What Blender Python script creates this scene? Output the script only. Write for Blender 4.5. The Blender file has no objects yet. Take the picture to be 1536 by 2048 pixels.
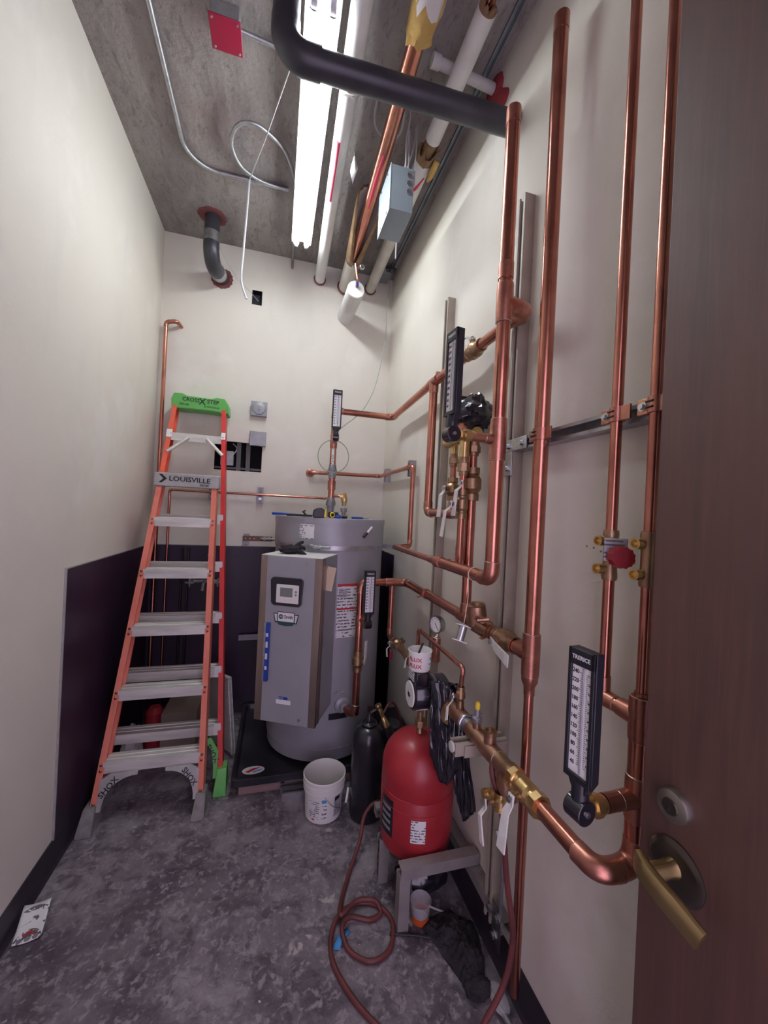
import bpy, math, random
from mathutils import Vector as V, Matrix, noise
random.seed(7)
S = bpy.context.scene
C = S.collection
PI = math.pi

# ------------------------------------------------------------------ camera, world, exposure
YAW, ROLL, EYE = math.radians(15.62), math.radians(2.8), 1.54
cam = bpy.data.cameras.new('camera'); co = bpy.data.objects.new('camera', cam); C.objects.link(co)
cam.sensor_fit = 'HORIZONTAL'; cam.sensor_width = 36.0; cam.lens = 770.0 / 1536.0 * 36.0
cam.clip_start = 0.02
_r = V((math.cos(YAW), -math.sin(YAW), 0)); _f = V((math.sin(YAW), math.cos(YAW), 0)); _u = V((0, 0, 1))
_cx = _r * math.cos(ROLL) + _u * math.sin(ROLL); _cy = _u * math.cos(ROLL) - _r * math.sin(ROLL); _cz = -_f
co.matrix_world = Matrix(((_cx.x, _cy.x, _cz.x, 0), (_cx.y, _cy.y, _cz.y, 0), (_cx.z, _cy.z, _cz.z, EYE), (0, 0, 0, 1)))
S.camera = co
W = bpy.data.worlds.new('World'); S.world = W; W.use_nodes = True
W.node_tree.nodes['Background'].inputs[0].default_value = (0.87, 0.71, 1.0, 1)
W.node_tree.nodes['Background'].inputs[1].default_value = 2.0
S.view_settings.view_transform = 'Standard'; S.view_settings.look = 'None'
S.view_settings.gamma = 1.0; S.view_settings.use_curve_mapping = False
S.view_settings.exposure = 0.58
LAMP = 30.0
S.cycles.max_bounces = 5; S.cycles.diffuse_bounces = 4; S.cycles.glossy_bounces = 3; S.cycles.transmission_bounces = 2; S.cycles.transparent_max_bounces = 6

XL, XR, YB, YF, ZC = -0.832, 0.818, 3.0, -0.42, 3.41

# ------------------------------------------------------------------ materials
MATS = {}
def mat(name, col, rough=0.5, metal=0.0, col2=None, scale=8.0, bump=0.0, bscale=60.0, coat=0.0, spec=0.5, emit=None, estr=0.0,
        alpha=1.0, trans=0.0, stretch=None, lo=0.35, hi=0.65, detail=4.0):
    if name in MATS: return MATS[name]
    m = bpy.data.materials.new(name); m.use_nodes = True; nt = m.node_tree; b = nt.nodes['Principled BSDF']
    b.inputs['Base Color'].default_value = (*col, 1); b.inputs['Roughness'].default_value = rough; b.inputs['Metallic'].default_value = metal
    b.inputs['Coat Weight'].default_value = coat; b.inputs['Coat Roughness'].default_value = 0.15
    b.inputs['Specular IOR Level'].default_value = spec
    b.inputs['Transmission Weight'].default_value = trans; b.inputs['Alpha'].default_value = alpha
    if emit:
        b.inputs['Emission Color'].default_value = (*emit, 1); b.inputs['Emission Strength'].default_value = estr
    tc = None
    def coord(st):
        t = nt.nodes.new('ShaderNodeTexCoord')
        if not st: return t.outputs['Object']
        mp = nt.nodes.new('ShaderNodeMapping'); mp.inputs['Scale'].default_value = st
        nt.links.new(t.outputs['Object'], mp.inputs['Vector']); return mp.outputs['Vector']
    if col2:
        n = nt.nodes.new('ShaderNodeTexNoise'); n.inputs['Scale'].default_value = scale; n.inputs['Detail'].default_value = detail
        nt.links.new(coord(stretch), n.inputs['Vector'])
        r = nt.nodes.new('ShaderNodeValToRGB'); r.color_ramp.elements[0].position = lo; r.color_ramp.elements[1].position = hi
        r.color_ramp.elements[0].color = (*col, 1); r.color_ramp.elements[1].color = (*col2, 1)
        nt.links.new(n.outputs['Fac'], r.inputs['Fac']); nt.links.new(r.outputs['Color'], b.inputs['Base Color'])
    if bump:
        n = nt.nodes.new('ShaderNodeTexNoise'); n.inputs['Scale'].default_value = bscale; n.inputs['Detail'].default_value = 5
        nt.links.new(coord(stretch), n.inputs['Vector'])
        bp = nt.nodes.new('ShaderNodeBump'); bp.inputs['Strength'].default_value = bump; bp.inputs['Distance'].default_value = 0.004
        nt.links.new(n.outputs['Fac'], bp.inputs['Height']); nt.links.new(bp.outputs['Normal'], b.inputs['Normal'])
    MATS[name] = m; return m

def layered(name, base, layers, rough=0.8, bump=0.3, bscale=40, metal=0.0, spec=0.3, coat=0.0):
    """base colour overlaid by noise-masked colours: (colour, scale, lo, hi, stretch, amount, distortion)"""
    m = bpy.data.materials.new(name); m.use_nodes = True; nt = m.node_tree; b = nt.nodes['Principled BSDF']
    b.inputs['Roughness'].default_value = rough; b.inputs['Metallic'].default_value = metal; b.inputs['Specular IOR Level'].default_value = spec
    b.inputs['Coat Weight'].default_value = coat; b.inputs['Coat Roughness'].default_value = 0.5
    tc = nt.nodes.new('ShaderNodeTexCoord'); cur = None
    for i, (c, sc, lo, hi, st, amt, dist) in enumerate(layers):
        mp = nt.nodes.new('ShaderNodeMapping'); mp.inputs['Scale'].default_value = st; mp.inputs['Location'].default_value = (i * 3.1, i * 1.7, i * 2.3)
        nt.links.new(tc.outputs['Object'], mp.inputs['Vector'])
        n = nt.nodes.new('ShaderNodeTexNoise'); n.inputs['Scale'].default_value = sc; n.inputs['Detail'].default_value = 6
        n.inputs['Distortion'].default_value = dist; n.inputs['Roughness'].default_value = 0.6
        nt.links.new(mp.outputs['Vector'], n.inputs['Vector'])
        mr = nt.nodes.new('ShaderNodeMapRange'); mr.inputs['From Min'].default_value = lo; mr.inputs['From Max'].default_value = hi
        mr.inputs['To Max'].default_value = amt
        nt.links.new(n.outputs['Fac'], mr.inputs['Value'])
        mx = nt.nodes.new('ShaderNodeMix'); mx.data_type = 'RGBA'
        nt.links.new(mr.outputs['Result'], mx.inputs[0])
        if cur is None: mx.inputs[6].default_value = (*base, 1)
        else: nt.links.new(cur, mx.inputs[6])
        mx.inputs[7].default_value = (*c, 1); cur = mx.outputs[2]
    nt.links.new(cur, b.inputs['Base Color'])
    n = nt.nodes.new('ShaderNodeTexNoise'); n.inputs['Scale'].default_value = bscale; n.inputs['Detail'].default_value = 8
    nt.links.new(tc.outputs['Object'], n.inputs['Vector'])
    bp = nt.nodes.new('ShaderNodeBump'); bp.inputs['Strength'].default_value = bump; bp.inputs['Distance'].default_value = 0.006
    nt.links.new(n.outputs['Fac'], bp.inputs['Height']); nt.links.new(bp.outputs['Normal'], b.inputs['Normal'])
    MATS[name] = m; return m

def printed(name, paper=(0.75, 0.75, 0.74), ink=(0.12, 0.12, 0.13), rows=70.0, axis='Z'):
    """paper with rows of small illegible print"""
    if name in MATS: return MATS[name]
    m = mat(name, paper, 0.5); nt = m.node_tree; b = nt.nodes['Principled BSDF']
    tc = nt.nodes.new('ShaderNodeTexCoord'); sp = nt.nodes.new('ShaderNodeSeparateXYZ'); nt.links.new(tc.outputs['Object'], sp.inputs[0])
    def mth(op, a, bv):
        k = nt.nodes.new('ShaderNodeMath'); k.operation = op
        nt.links.new(a, k.inputs[0])
        if isinstance(bv, float): k.inputs[1].default_value = bv
        else: nt.links.new(bv, k.inputs[1])
        return k.outputs[0]
    ln = mth('GREATER_THAN', mth('FRACT', mth('MULTIPLY', sp.outputs[axis], rows), 0.0), 0.55)
    n = nt.nodes.new('ShaderNodeTexNoise'); n.inputs['Scale'].default_value = 90; nt.links.new(tc.outputs['Object'], n.inputs['Vector'])
    n2 = nt.nodes.new('ShaderNodeTexNoise'); n2.inputs['Scale'].default_value = 14; nt.links.new(tc.outputs['Object'], n2.inputs['Vector'])
    f = mth('MULTIPLY', mth('MULTIPLY', ln, mth('GREATER_THAN', n.outputs['Fac'], 0.47)), mth('GREATER_THAN', n2.outputs['Fac'], 0.42))
    mx = nt.nodes.new('ShaderNodeMix'); mx.data_type = 'RGBA'; mx.inputs[6].default_value = (*paper, 1); mx.inputs[7].default_value = (*ink, 1)
    nt.links.new(f, mx.inputs[0]); nt.links.new(mx.outputs[2], b.inputs['Base Color'])
    return m

o3 = (1, 1, 1)
layered('wall_paint', (0.70, 0.665, 0.580), [((0.62, 0.575, 0.51), 1.3, 0.45, 0.75, o3, 0.55, 0.5), ((0.79, 0.765, 0.715), 1.8, 0.54, 0.64, o3, 0.45, 0.2),
        ((0.56, 0.53, 0.49), 5.0, 0.55, 0.8, (1, 1, 0.25), 0.35, 0.3)], rough=0.62, bump=0.10, bscale=90, spec=0.3)
layered('floor_concrete', (0.205, 0.175, 0.192), [((0.085, 0.066, 0.084), 2.3, 0.44, 0.60, o3, 0.9, 0.5), ((0.30, 0.27, 0.285), 5.0, 0.50, 0.64, o3, 0.75, 0.6),
        ((0.062, 0.048, 0.061), 13.0, 0.48, 0.62, o3, 0.72, 0.6), ((0.50, 0.45, 0.42), 8.0, 0.655, 0.68, o3, 0.75, 0.5), ((0.33, 0.295, 0.31), 42.0, 0.52, 0.64, o3, 0.75, 0.4),
        ((0.60, 0.56, 0.54), 30.0, 0.69, 0.71, o3, 0.8, 0.2), ((0.40, 0.37, 0.39), 0.9, 0.54, 0.68, o3, 0.45, 0.6)], rough=0.55, bump=0.6, bscale=45, spec=0.45)
layered('ceiling_concrete', (0.30, 0.272, 0.255), [((0.20, 0.178, 0.172), 1.6, 0.42, 0.62, (1, 0.6, 1), 0.8, 0.8), ((0.36, 0.33, 0.305), 7.0, 0.48, 0.66, (1, 0.35, 1), 0.7, 0.8),
        ((0.17, 0.15, 0.145), 26.0, 0.52, 0.68, (1, 0.35, 1), 0.65, 1.0), ((0.26, 0.17, 0.15), 1.2, 0.54, 0.68, o3, 0.5, 0.2), ((0.13, 0.112, 0.11), 60.0, 0.58, 0.68, (1, 0.5, 1), 0.6, 0.6)], rough=0.9, bump=0.8, bscale=55)
mat('dado', (0.019, 0.008, 0.024), 0.42, col2=(0.030, 0.014, 0.038), scale=5, bump=0.05, bscale=25, stretch=(1, 1, 0.2))
mat('base', (0.020, 0.014, 0.024), 0.5, col2=(0.035, 0.025, 0.038), scale=6)
layered('door_wood', (0.072, 0.024, 0.013), [((0.038, 0.011, 0.006), 5.0, 0.4, 0.7, (6, 6, 0.25), 0.8, 0.6), ((0.11, 0.040, 0.022), 16.0, 0.5, 0.75, (8, 8, 0.3), 0.55, 0.5)],
        rough=0.6, bump=0.05, bscale=120, spec=0.8, coat=0.5)
layered('copper', (0.57, 0.240, 0.170), [((0.40, 0.150, 0.115), 4.0, 0.44, 0.60, o3, 0.75, 0.6), ((0.36, 0.15, 0.115), 34.0, 0.54, 0.68, (1, 1, 0.3), 0.5, 0.6)], rough=0.25, bump=0.03, bscale=60, metal=1.0, spec=0.5)
layered('copper_fitting', (0.51, 0.225, 0.165), [((0.36, 0.15, 0.115), 22.0, 0.42, 0.66, o3, 0.8, 0.8), ((0.62, 0.36, 0.22), 12.0, 0.54, 0.66, o3, 0.55, 0.3)], rough=0.36, bump=0.05, bscale=80, metal=1.0, spec=0.5)
mat('solder', (0.75, 0.66, 0.60), 0.3, 1.0)
mat('brass', (0.72, 0.52, 0.24), 0.30, 1.0, col2=(0.60, 0.42, 0.19), scale=30)
mat('bronze', (0.46, 0.31, 0.185), 0.40, 1.0, col2=(0.34, 0.22, 0.14), scale=26, bump=0.08, bscale=160)
mat('bronze_red', (0.50, 0.29, 0.19), 0.42, 1.0, col2=(0.36, 0.21, 0.15), scale=22, bump=0.12, bscale=140)
mat('antique_brass', (0.60, 0.48, 0.22), 0.30, 1.0, col2=(0.48, 0.37, 0.17), scale=12)
mat('pewter', (0.36, 0.34, 0.29), 0.36, 1.0)
mat('dark_brass', (0.10, 0.085, 0.07), 0.3, 0.9)
mat('steel', (0.55, 0.56, 0.58), 0.32, 1.0, col2=(0.42, 0.43, 0.45), scale=40)
mat('galvanised', (0.50, 0.50, 0.52), 0.42, 0.9, col2=(0.38, 0.38, 0.40), scale=30)
mat('track_steel', (0.36, 0.40, 0.42), 0.45, 0.6, col2=(0.28, 0.31, 0.33), scale=9)
mat('zinc_dull', (0.36, 0.36, 0.37), 0.5, 0.7, col2=(0.26, 0.26, 0.28), scale=18)
mat('strut_tan', (0.40, 0.35, 0.285), 0.5, col2=(0.34, 0.30, 0.245), scale=14)
mat('strut_stand', (0.34, 0.31, 0.29), 0.5, 0.35, col2=(0.27, 0.25, 0.25), scale=14)
mat('stainless_edge', (0.42, 0.34, 0.30), 0.34, 0.9, col2=(0.33, 0.26, 0.23), scale=9, stretch=(1, 1, 0.3))
mat('heater_grey', (0.36, 0.365, 0.39), 0.42, 0.2, col2=(0.325, 0.33, 0.355), scale=5, bump=0.06, bscale=220)
mat('white_lever', (0.72, 0.72, 0.68), 0.4, col2=(0.62, 0.62, 0.58), scale=40)
mat('white_plastic', (0.74, 0.74, 0.70), 0.45)
mat('white_paper', (0.78, 0.78, 0.77), 0.6)
mat('pvc_white', (0.62, 0.61, 0.585), 0.5, col2=(0.52, 0.51, 0.49), scale=10)
mat('insulation', (0.72, 0.71, 0.69), 0.75, col2=(0.60, 0.58, 0.555), scale=5, bump=0.2, bscale=30)
mat('insulation_old', (0.58, 0.55, 0.49), 0.8, col2=(0.50, 0.47, 0.41), scale=9, bump=0.3, bscale=40)
mat('fibreglass', (0.62, 0.42, 0.13), 0.95, col2=(0.50, 0.32, 0.10), scale=14, bump=0.8, bscale=60)
mat('fibreglass_brown', (0.30, 0.19, 0.09), 0.95, col2=(0.20, 0.12, 0.07), scale=22, bump=0.8, bscale=60)
mat('abs_black', (0.028, 0.028, 0.036), 0.38, col2=(0.045, 0.045, 0.055), scale=8)
mat('black_plastic', (0.012, 0.012, 0.018), 0.38)
mat('black_gloss', (0.010, 0.009, 0.016), 0.18, coat=0.5)
mat('black_film', (0.014, 0.013, 0.020), 0.22, bump=0.6, bscale=30, coat=0.4)
mat('black_cloth', (0.016, 0.014, 0.018), 0.95, col2=(0.035, 0.030, 0.036), scale=30, bump=0.9, bscale=160)
mat('pan_black', (0.016, 0.015, 0.021), 0.36, col2=(0.030, 0.027, 0.036), scale=6)
mat('cylinder_black', (0.012, 0.011, 0.017), 0.3, col2=(0.020, 0.018, 0.026), scale=10, coat=0.3)
mat('tank_red', (0.36, 0.022, 0.030), 0.40, col2=(0.32, 0.018, 0.027), scale=14, bump=0.05, bscale=180, coat=0.1)
mat('hose_red', (0.15, 0.034, 0.032), 0.5, col2=(0.10, 0.026, 0.026), scale=20)
mat('ladder_orange', (0.80, 0.125, 0.060), 0.48, col2=(0.66, 0.105, 0.060), scale=20, stretch=(1, 1, 0.3), bump=0.1, bscale=200)
mat('ladder_worn', (0.74, 0.22, 0.15), 0.6, col2=(0.66, 0.17, 0.11), scale=24, stretch=(1, 1, 0.3), bump=0.2, bscale=220)
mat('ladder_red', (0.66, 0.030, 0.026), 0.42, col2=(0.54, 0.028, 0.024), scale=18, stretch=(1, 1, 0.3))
mat('aluminium', (0.74, 0.73, 0.67), 0.45, 0.2, col2=(0.56, 0.55, 0.51), scale=16, stretch=(0.3, 2, 2), bump=0.08, bscale=150)
mat('aluminium_grey', (0.44, 0.44, 0.42), 0.55, 0.3, col2=(0.36, 0.36, 0.35), scale=20)
mat('ladder_green', (0.12, 0.44, 0.095), 0.42, col2=(0.10, 0.38, 0.08), scale=14)
mat('rubber_grey', (0.20, 0.19, 0.185), 0.8, col2=(0.28, 0.27, 0.26), scale=25)
mat('ink', (0.012, 0.012, 0.014), 0.6)
mat('ink_red', (0.55, 0.02, 0.03), 0.55)
mat('ink_white', (0.7, 0.7, 0.72), 0.5)
mat('ink_grey', (0.22, 0.22, 0.24), 0.5)
mat('spray_red', (0.62, 0.04, 0.09), 0.6)
mat('firestop_red', (0.30, 0.030, 0.040), 0.8, bump=0.8, bscale=60)
mat('collar_red', (0.16, 0.045, 0.045), 0.8, bump=0.5, bscale=60)
mat('alarm_red', (0.30, 0.008, 0.040), 0.35)
mat('box_grey', (0.36, 0.37, 0.38), 0.42, 0.5, col2=(0.30, 0.31, 0.32), scale=20)
mat('box_blue_grey', (0.25, 0.305, 0.33), 0.4, 0.1, col2=(0.225, 0.275, 0.30), scale=6)
mat('tag_tan', (0.62, 0.50, 0.35), 0.7)
mat('blue', (0.012, 0.055, 0.36), 0.35)
mat('blue_tape', (0.07, 0.30, 0.62), 0.7)
mat('green_dark', (0.022, 0.075, 0.065), 0.5)
mat('yellow', (0.78, 0.60, 0.05), 0.45)
mat('orange_label', (0.62, 0.10, 0.02), 0.5)
mat('lcd', (0.19, 0.21, 0.19), 0.25)
mat('clear_plastic', (0.80, 0.78, 0.80), 0.12, alpha=0.28)
mat('glass', (0.32, 0.33, 0.37), 0.08, alpha=0.55)
mat('knob_red', (0.26, 0.012, 0.020), 0.35)
mat('wood_block', (0.30, 0.20, 0.18), 0.8, col2=(0.24, 0.155, 0.145), scale=10, stretch=(0.4, 4, 4))
mat('cardboard', (0.30, 0.23, 0.18), 0.85)
mat('void', (0.010, 0.009, 0.010), 0.9)
mat('stud_steel', (0.10, 0.10, 0.10), 0.5, 0.6)
mat('cable_grey', (0.42, 0.42, 0.44), 0.5)
mat('wire_green', (0.30, 0.36, 0.30), 0.5)
mat('board_pale', (0.55, 0.54, 0.48), 0.7, col2=(0.46, 0.45, 0.40), scale=6)
mat('hood_white', (0.75, 0.77, 0.80), 0.5)
mat('tube_light', (1, 1, 1), 0.4, emit=(0.90, 0.95, 1.0), estr=LAMP)
mat('rust_bar', (0.20, 0.10, 0.075), 0.6, 0.6)
mat('patch', (0.78, 0.73, 0.68), 0.8)
printed('print_fine', rows=95.0)
printed('print_mid', rows=55.0)
printed('print_grey', paper=(0.42, 0.42, 0.44), rows=110.0)

# ------------------------------------------------------------------ mesh helpers
def frame(d, hint=None):
    d = V(d).normalized()
    h = V(hint) if hint is not None else (V((0, 0, 1)) if abs(d.z) < 0.9 else V((1, 0, 0)))
    x = h - d * h.dot(d)
    if x.length < 1e-6:
        h = V((0, 1, 0)); x = h - d * h.dot(d)
    x.normalize(); return x, d.cross(x), d

class MB:
    def __init__(s): s.v = []; s.f = []
    def add(s, vs, fs):
        k = len(s.v); s.v += [V(p) for p in vs]; s.f += [tuple(i + k for i in f) for f in fs]; return s
    def box(s, lo, hi):
        (a, b, c), (d, e, f) = lo, hi
        return s.add([(a, b, c), (d, b, c), (d, e, c), (a, e, c), (a, b, f), (d, b, f), (d, e, f), (a, e, f)],
                     [(0, 3, 2, 1), (4, 5, 6, 7), (0, 1, 5, 4), (1, 2, 6, 5), (2, 3, 7, 6), (3, 0, 4, 7)])
    def obox(s, c, size, ax=None):
        x, y, z = ax if ax else (V((1, 0, 0)), V((0, 1, 0)), V((0, 0, 1)))
        c = V(c); h = [k / 2 for k in size]; q = []
        for k in (-1, 1):
            for (i, j) in ((-1, -1), (1, -1), (1, 1), (-1, 1)): q.append(c + x * i * h[0] + y * j * h[1] + z * k * h[2])
        return s.add(q, [(0, 3, 2, 1), (4, 5, 6, 7), (0, 1, 5, 4), (1, 2, 6, 5), (2, 3, 7, 6), (3, 0, 4, 7)])
    def prism(s, poly, p0, p1, hint=None, x=None, sc1=1.0):
        p0, p1 = V(p0), V(p1); fx, fy, d = frame(p1 - p0, hint if x is None else x); n = len(poly)
        vs = [p0 + fx * a + fy * b for a, b in poly] + [p1 + fx * a * sc1 + fy * b * sc1 for a, b in poly]
        fs = [tuple(reversed(range(n))), tuple(range(n, 2 * n))] + [(i, (i + 1) % n, n + (i + 1) % n, n + i) for i in range(n)]
        return s.add(vs, fs)
    def tube(s, path, r, n=16, cap=True, closed=False):
        P = [V(p) for p in path]; m = len(P); R = r if isinstance(r, (list, tuple)) else [r] * m
        T = []
        for i in range(m):
            if closed: t = P[(i + 1) % m] - P[i - 1]
            else: t = P[min(i + 1, m - 1)] - P[max(i - 1, 0)]
            T.append(t.normalized() if t.length > 1e-9 else V((0, 0, 1)))
        x, y, _ = frame(T[0]); k = len(s.v)
        for i in range(m):
            x = (x - T[i] * x.dot(T[i])); x = x.normalized() if x.length > 1e-6 else frame(T[i])[0]; y = T[i].cross(x)
            for j in range(n):
                a = 2 * PI * j / n; s.v.append(P[i] + (x * math.cos(a) + y * math.sin(a)) * R[i])
        for i in range(m if closed else m - 1):
            i2 = (i + 1) % m
            for j in range(n): s.f.append((k + i * n + j, k + i * n + (j + 1) % n, k + i2 * n + (j + 1) % n, k + i2 * n + j))
        if cap and not closed:
            s.f.append(tuple(k + j for j in reversed(range(n)))); s.f.append(tuple(k + (m - 1) * n + j for j in range(n)))
        return s
    def cyl(s, a, b, r, n=20, r2=None): return s.tube([a, b], [r, r if r2 is None else r2], n)
    def lathe(s, prof, o, ax=(0, 0, 1), n=28, hint=None):
        o = V(o); x, y, d = frame(ax, hint); rings = []
        for (r, h) in prof:
            if r < 1e-6: rings.append([len(s.v)]); s.v.append(o + d * h)
            else:
                rings.append(list(range(len(s.v), len(s.v) + n)))
                for j in range(n):
                    a = 2 * PI * j / n; s.v.append(o + d * h + (x * math.cos(a) + y * math.sin(a)) * r)
        for A, B in zip(rings, rings[1:]):
            for j in range(n):
                j2 = (j + 1) % n
                if len(A) == 1 and len(B) == 1: continue
                if len(A) == 1: s.f.append((A[0], B[j2], B[j]))
                elif len(B) == 1: s.f.append((A[j], A[j2], B[0]))
                else: s.f.append((A[j], A[j2], B[j2], B[j]))
        return s
    def hexa(s, c, ax, r, h, n=6): c = V(c); d = V(ax).normalized(); return s.tube([c - d * h / 2, c + d * h / 2], r, n)
    def ball(s, c, rx, ry=None, rz=None, n=16, m=10):
        ry = rx if ry is None else ry; rz = rx if rz is None else rz; c = V(c); k = len(s.v)
        s.lathe([(math.sin(PI * i / m), -math.cos(PI * i / m)) if 0 < i < m else (0, -math.cos(PI * i / m)) for i in range(m + 1)], (0, 0, 0), n=n)
        for i in range(k, len(s.v)): q = s.v[i]; s.v[i] = V((c.x + q.x * rx, c.y + q.y * ry, c.z + q.z * rz))
        return s
    def torus(s, c, ax, R, r, n=32, m=8):
        x, y, d = frame(ax); c = V(c)
        return s.tube([c + (x * math.cos(2 * PI * i / n) + y * math.sin(2 * PI * i / n)) * R for i in range(n)], r, m, closed=True)
    def patch(s, cx, cy, R, a0, a1, z0, z1, t=0.0006, n=14):
        vs = []; fs = []
        for i in range(n + 1):
            a = a0 + (a1 - a0) * i / n; px, py = cx + math.sin(a) * R, cy - math.cos(a) * R
            qx, qy = cx + math.sin(a) * (R + t), cy - math.cos(a) * (R + t)
            vs += [(px, py, z0), (qx, qy, z0), (qx, qy, z1), (px, py, z1)]
        for i in range(n):
            k = 4 * i
            for e in range(4): fs.append((k + e, k + (e + 1) % 4, k + 4 + (e + 1) % 4, k + 4 + e))
        fs += [(3, 2, 1, 0), (4 * n, 4 * n + 1, 4 * n + 2, 4 * n + 3)]
        return s.add(vs, fs)
    def split(s, name, material, parent, bevel=0.0):
        """one object for each connected piece"""
        p = list(range(len(s.v)))
        def root(i):
            while p[i] != i: p[i] = p[p[i]]; i = p[i]
            return i
        for f in s.f:
            for i in f[1:]: p[root(i)] = root(f[0])
        g = {}
        for f in s.f: g.setdefault(root(f[0]), []).append(f)
        out = []
        for fs in g.values():
            idx = sorted({i for f in fs for i in f}); mp = {k: n for n, k in enumerate(idx)}; m = MB()
            m.v = [s.v[i] for i in idx]; m.f = [tuple(mp[i] for i in f) for f in fs]; out.append(m.build(name, material, parent, bevel=bevel))
        return out
    def build(s, name, material, parent=None, bevel=0.0, angle=35, origin=None):
        me = bpy.data.meshes.new(name)
        if parent is not None:
            o0 = parent
            while o0.parent is not None: o0 = o0.parent
            org = V(o0.location)
        elif origin is not None: org = V(origin)
        else:
            xs = [p.x for p in s.v]; ys = [p.y for p in s.v]; zs = [p.z for p in s.v]
            org = V(((min(xs) + max(xs)) / 2, (min(ys) + max(ys)) / 2, min(zs)))
        me.from_pydata([tuple(p - org) for p in s.v], [], s.f)
        me.materials.append(MATS[material] if isinstance(material, str) else material)
        me.validate(); me.update()
        me.polygons.foreach_set('use_smooth', [True] * len(me.polygons))
        try: me.set_sharp_from_angle(angle=math.radians(angle))
        except Exception: pass
        ob = bpy.data.objects.new(name, me); C.objects.link(ob)
        if parent is not None: ob.parent = parent; ob.location = V((0, 0, 0))
        else: ob.location = org
        if bevel:
            b = ob.modifiers.new('bevel', 'BEVEL'); b.width = bevel; b.segments = 2; b.limit_method = 'ANGLE'; b.angle_limit = math.radians(40)
        return ob

def thing(name, label, cat, loc, group=None):
    o = bpy.data.objects.new(name, None); C.objects.link(o); o.location = loc; o.empty_display_size = 0.02
    o['label'] = label; o['category'] = cat
    if group: o['group'] = group
    return o
def tag(o, label, cat, group=None):
    o['label'] = label; o['category'] = cat
    if group: o['group'] = group
    return o
def struct(o): o['kind'] = 'structure'; return o
def lab(o, t): o['label'] = t; return o

def text(s, size, c, xd, yd, material, parent, name='lettering', ext=0.0003, sx=1.0, align='CENTER'):
    cu = bpy.data.curves.new('t', 'FONT'); cu.body = s; cu.size = size; cu.align_x = align; cu.align_y = 'CENTER'; cu.extrude = ext; cu.offset = size * .018; cu.resolution_u = 2
    ob = bpy.data.objects.new('t', cu); me = bpy.data.meshes.new_from_object(ob)
    xd = V(xd).normalized(); yd = V(yd); yd = (yd - xd * yd.dot(xd)).normalized(); nd = xd.cross(yd); c = V(c)
    mb = MB(); mb.v = [c + xd * p.co.x * sx + yd * p.co.y + nd * p.co.z for p in me.vertices]; mb.f = [tuple(p.vertices) for p in me.polygons]
    bpy.data.objects.remove(ob); bpy.data.curves.remove(cu); bpy.data.meshes.remove(me)
    return mb.build(name, material, parent)

def arc3(a, b, c, rad, n=8):
    """fillet of corner b between a and c"""
    a, b, c = V(a), V(b), V(c); u = (a - b).normalized(); w = (c - b).normalized(); ang = u.angle(w)
    d = rad / math.tan(ang / 2); p0 = b + u * d; p1 = b + w * d; bis = (u + w).normalized(); ctr = b + bis * (rad / math.sin(ang / 2))
    va = p0 - ctr; vb = p1 - ctr; th = va.angle(vb); out = []
    for i in range(n + 1):
        t = i / n; out.append(ctr + (va * math.sin((1 - t) * th) + vb * math.sin(t * th)) / math.sin(th))
    return out, d
def fillet(pts, rad, n=8):
    out = [V(pts[0])]
    for i in range(1, len(pts) - 1): out += arc3(pts[i - 1], pts[i], pts[i + 1], rad, n)[0]
    out.append(V(pts[-1])); return out
def smooth(pts, k=8, closed=False):
    P = [V(p) for p in pts]; n = len(P); out = []
    for i in range(n if closed else n - 1):
        if closed: a, b, c, d = P[i - 1], P[i], P[(i + 1) % n], P[(i + 2) % n]
        else: a, b, c, d = P[max(i - 1, 0)], P[i], P[i + 1], P[min(i + 2, n - 1)]
        for j in range(k):
            t = j / k; out.append(0.5 * ((2 * b) + (c - a) * t + (2 * a - 5 * b + 4 * c - d) * t * t + (3 * b - a - 3 * c + d) * t ** 3))
    if not closed: out.append(P[-1])
    return out

def pipe_run(par, pts, r, m='copper', fm='copper_fitting', elbow=True, ring=True, n=20):
    """straight pipes and separate elbow fittings as parts of par"""
    pts = [V(p) for p in pts]; cut = [0.0] * len(pts); arcs = {}
    for i in range(1, len(pts) - 1):
        a, d = arc3(pts[i - 1], pts[i], pts[i + 1], r * 1.5); arcs[i] = a; cut[i] = d
    for i in range(len(pts) - 1):
        u = (pts[i + 1] - pts[i]).normalized()
        MB().tube([pts[i] + u * cut[i], pts[i + 1] - u * cut[i + 1]], r, n).build('pipe', m, par)
    for i, a in arcs.items():
        u = (a[0] - a[1]).normalized(); w = (a[-1] - a[-2]).normalized(); L = r * 1.1
        e = MB().tube([a[0] + u * L] + a + [a[-1] + w * L], r * 1.12, n).build('elbow', fm, par)
        if ring:
            q = MB()
            for p, d in ((a[0] + u * L, u), (a[-1] + w * L, w)): q.torus(p, d, r * 1.04, r * 0.07, 20, 6)
            q.split('solder_ring', 'solder', e)
def tee(par, c, ax, br, r, L=None, rb=None, m='copper_fitting', name='tee', ring=True):
    c = V(c); ax = V(ax).normalized(); br = V(br).normalized(); L = L or r * 2.3; rb = rb or r
    mb = MB().tube([c - ax * L, c - ax * L * 0.45, c + ax * L * 0.45, c + ax * L], [r * 1.12, r * 1.16, r * 1.16, r * 1.12], 20).tube([c, c + br * r * 1.2, c + br * (r * 1.2 + rb * 1.4)], [rb * 1.2, rb * 1.18, rb * 1.12], 20)
    o = mb.build(name, m, par)
    if ring:
        q = MB()
        for s in (-1, 1): q.torus(c + ax * L * s, ax, r * 1.04, r * 0.07, 20, 6)
        q.torus(c + br * (r * 1.2 + rb * 1.4), br, rb * 1.04, rb * 0.07, 20, 6); q.split('solder_ring', 'solder', o)
    return o
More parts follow.
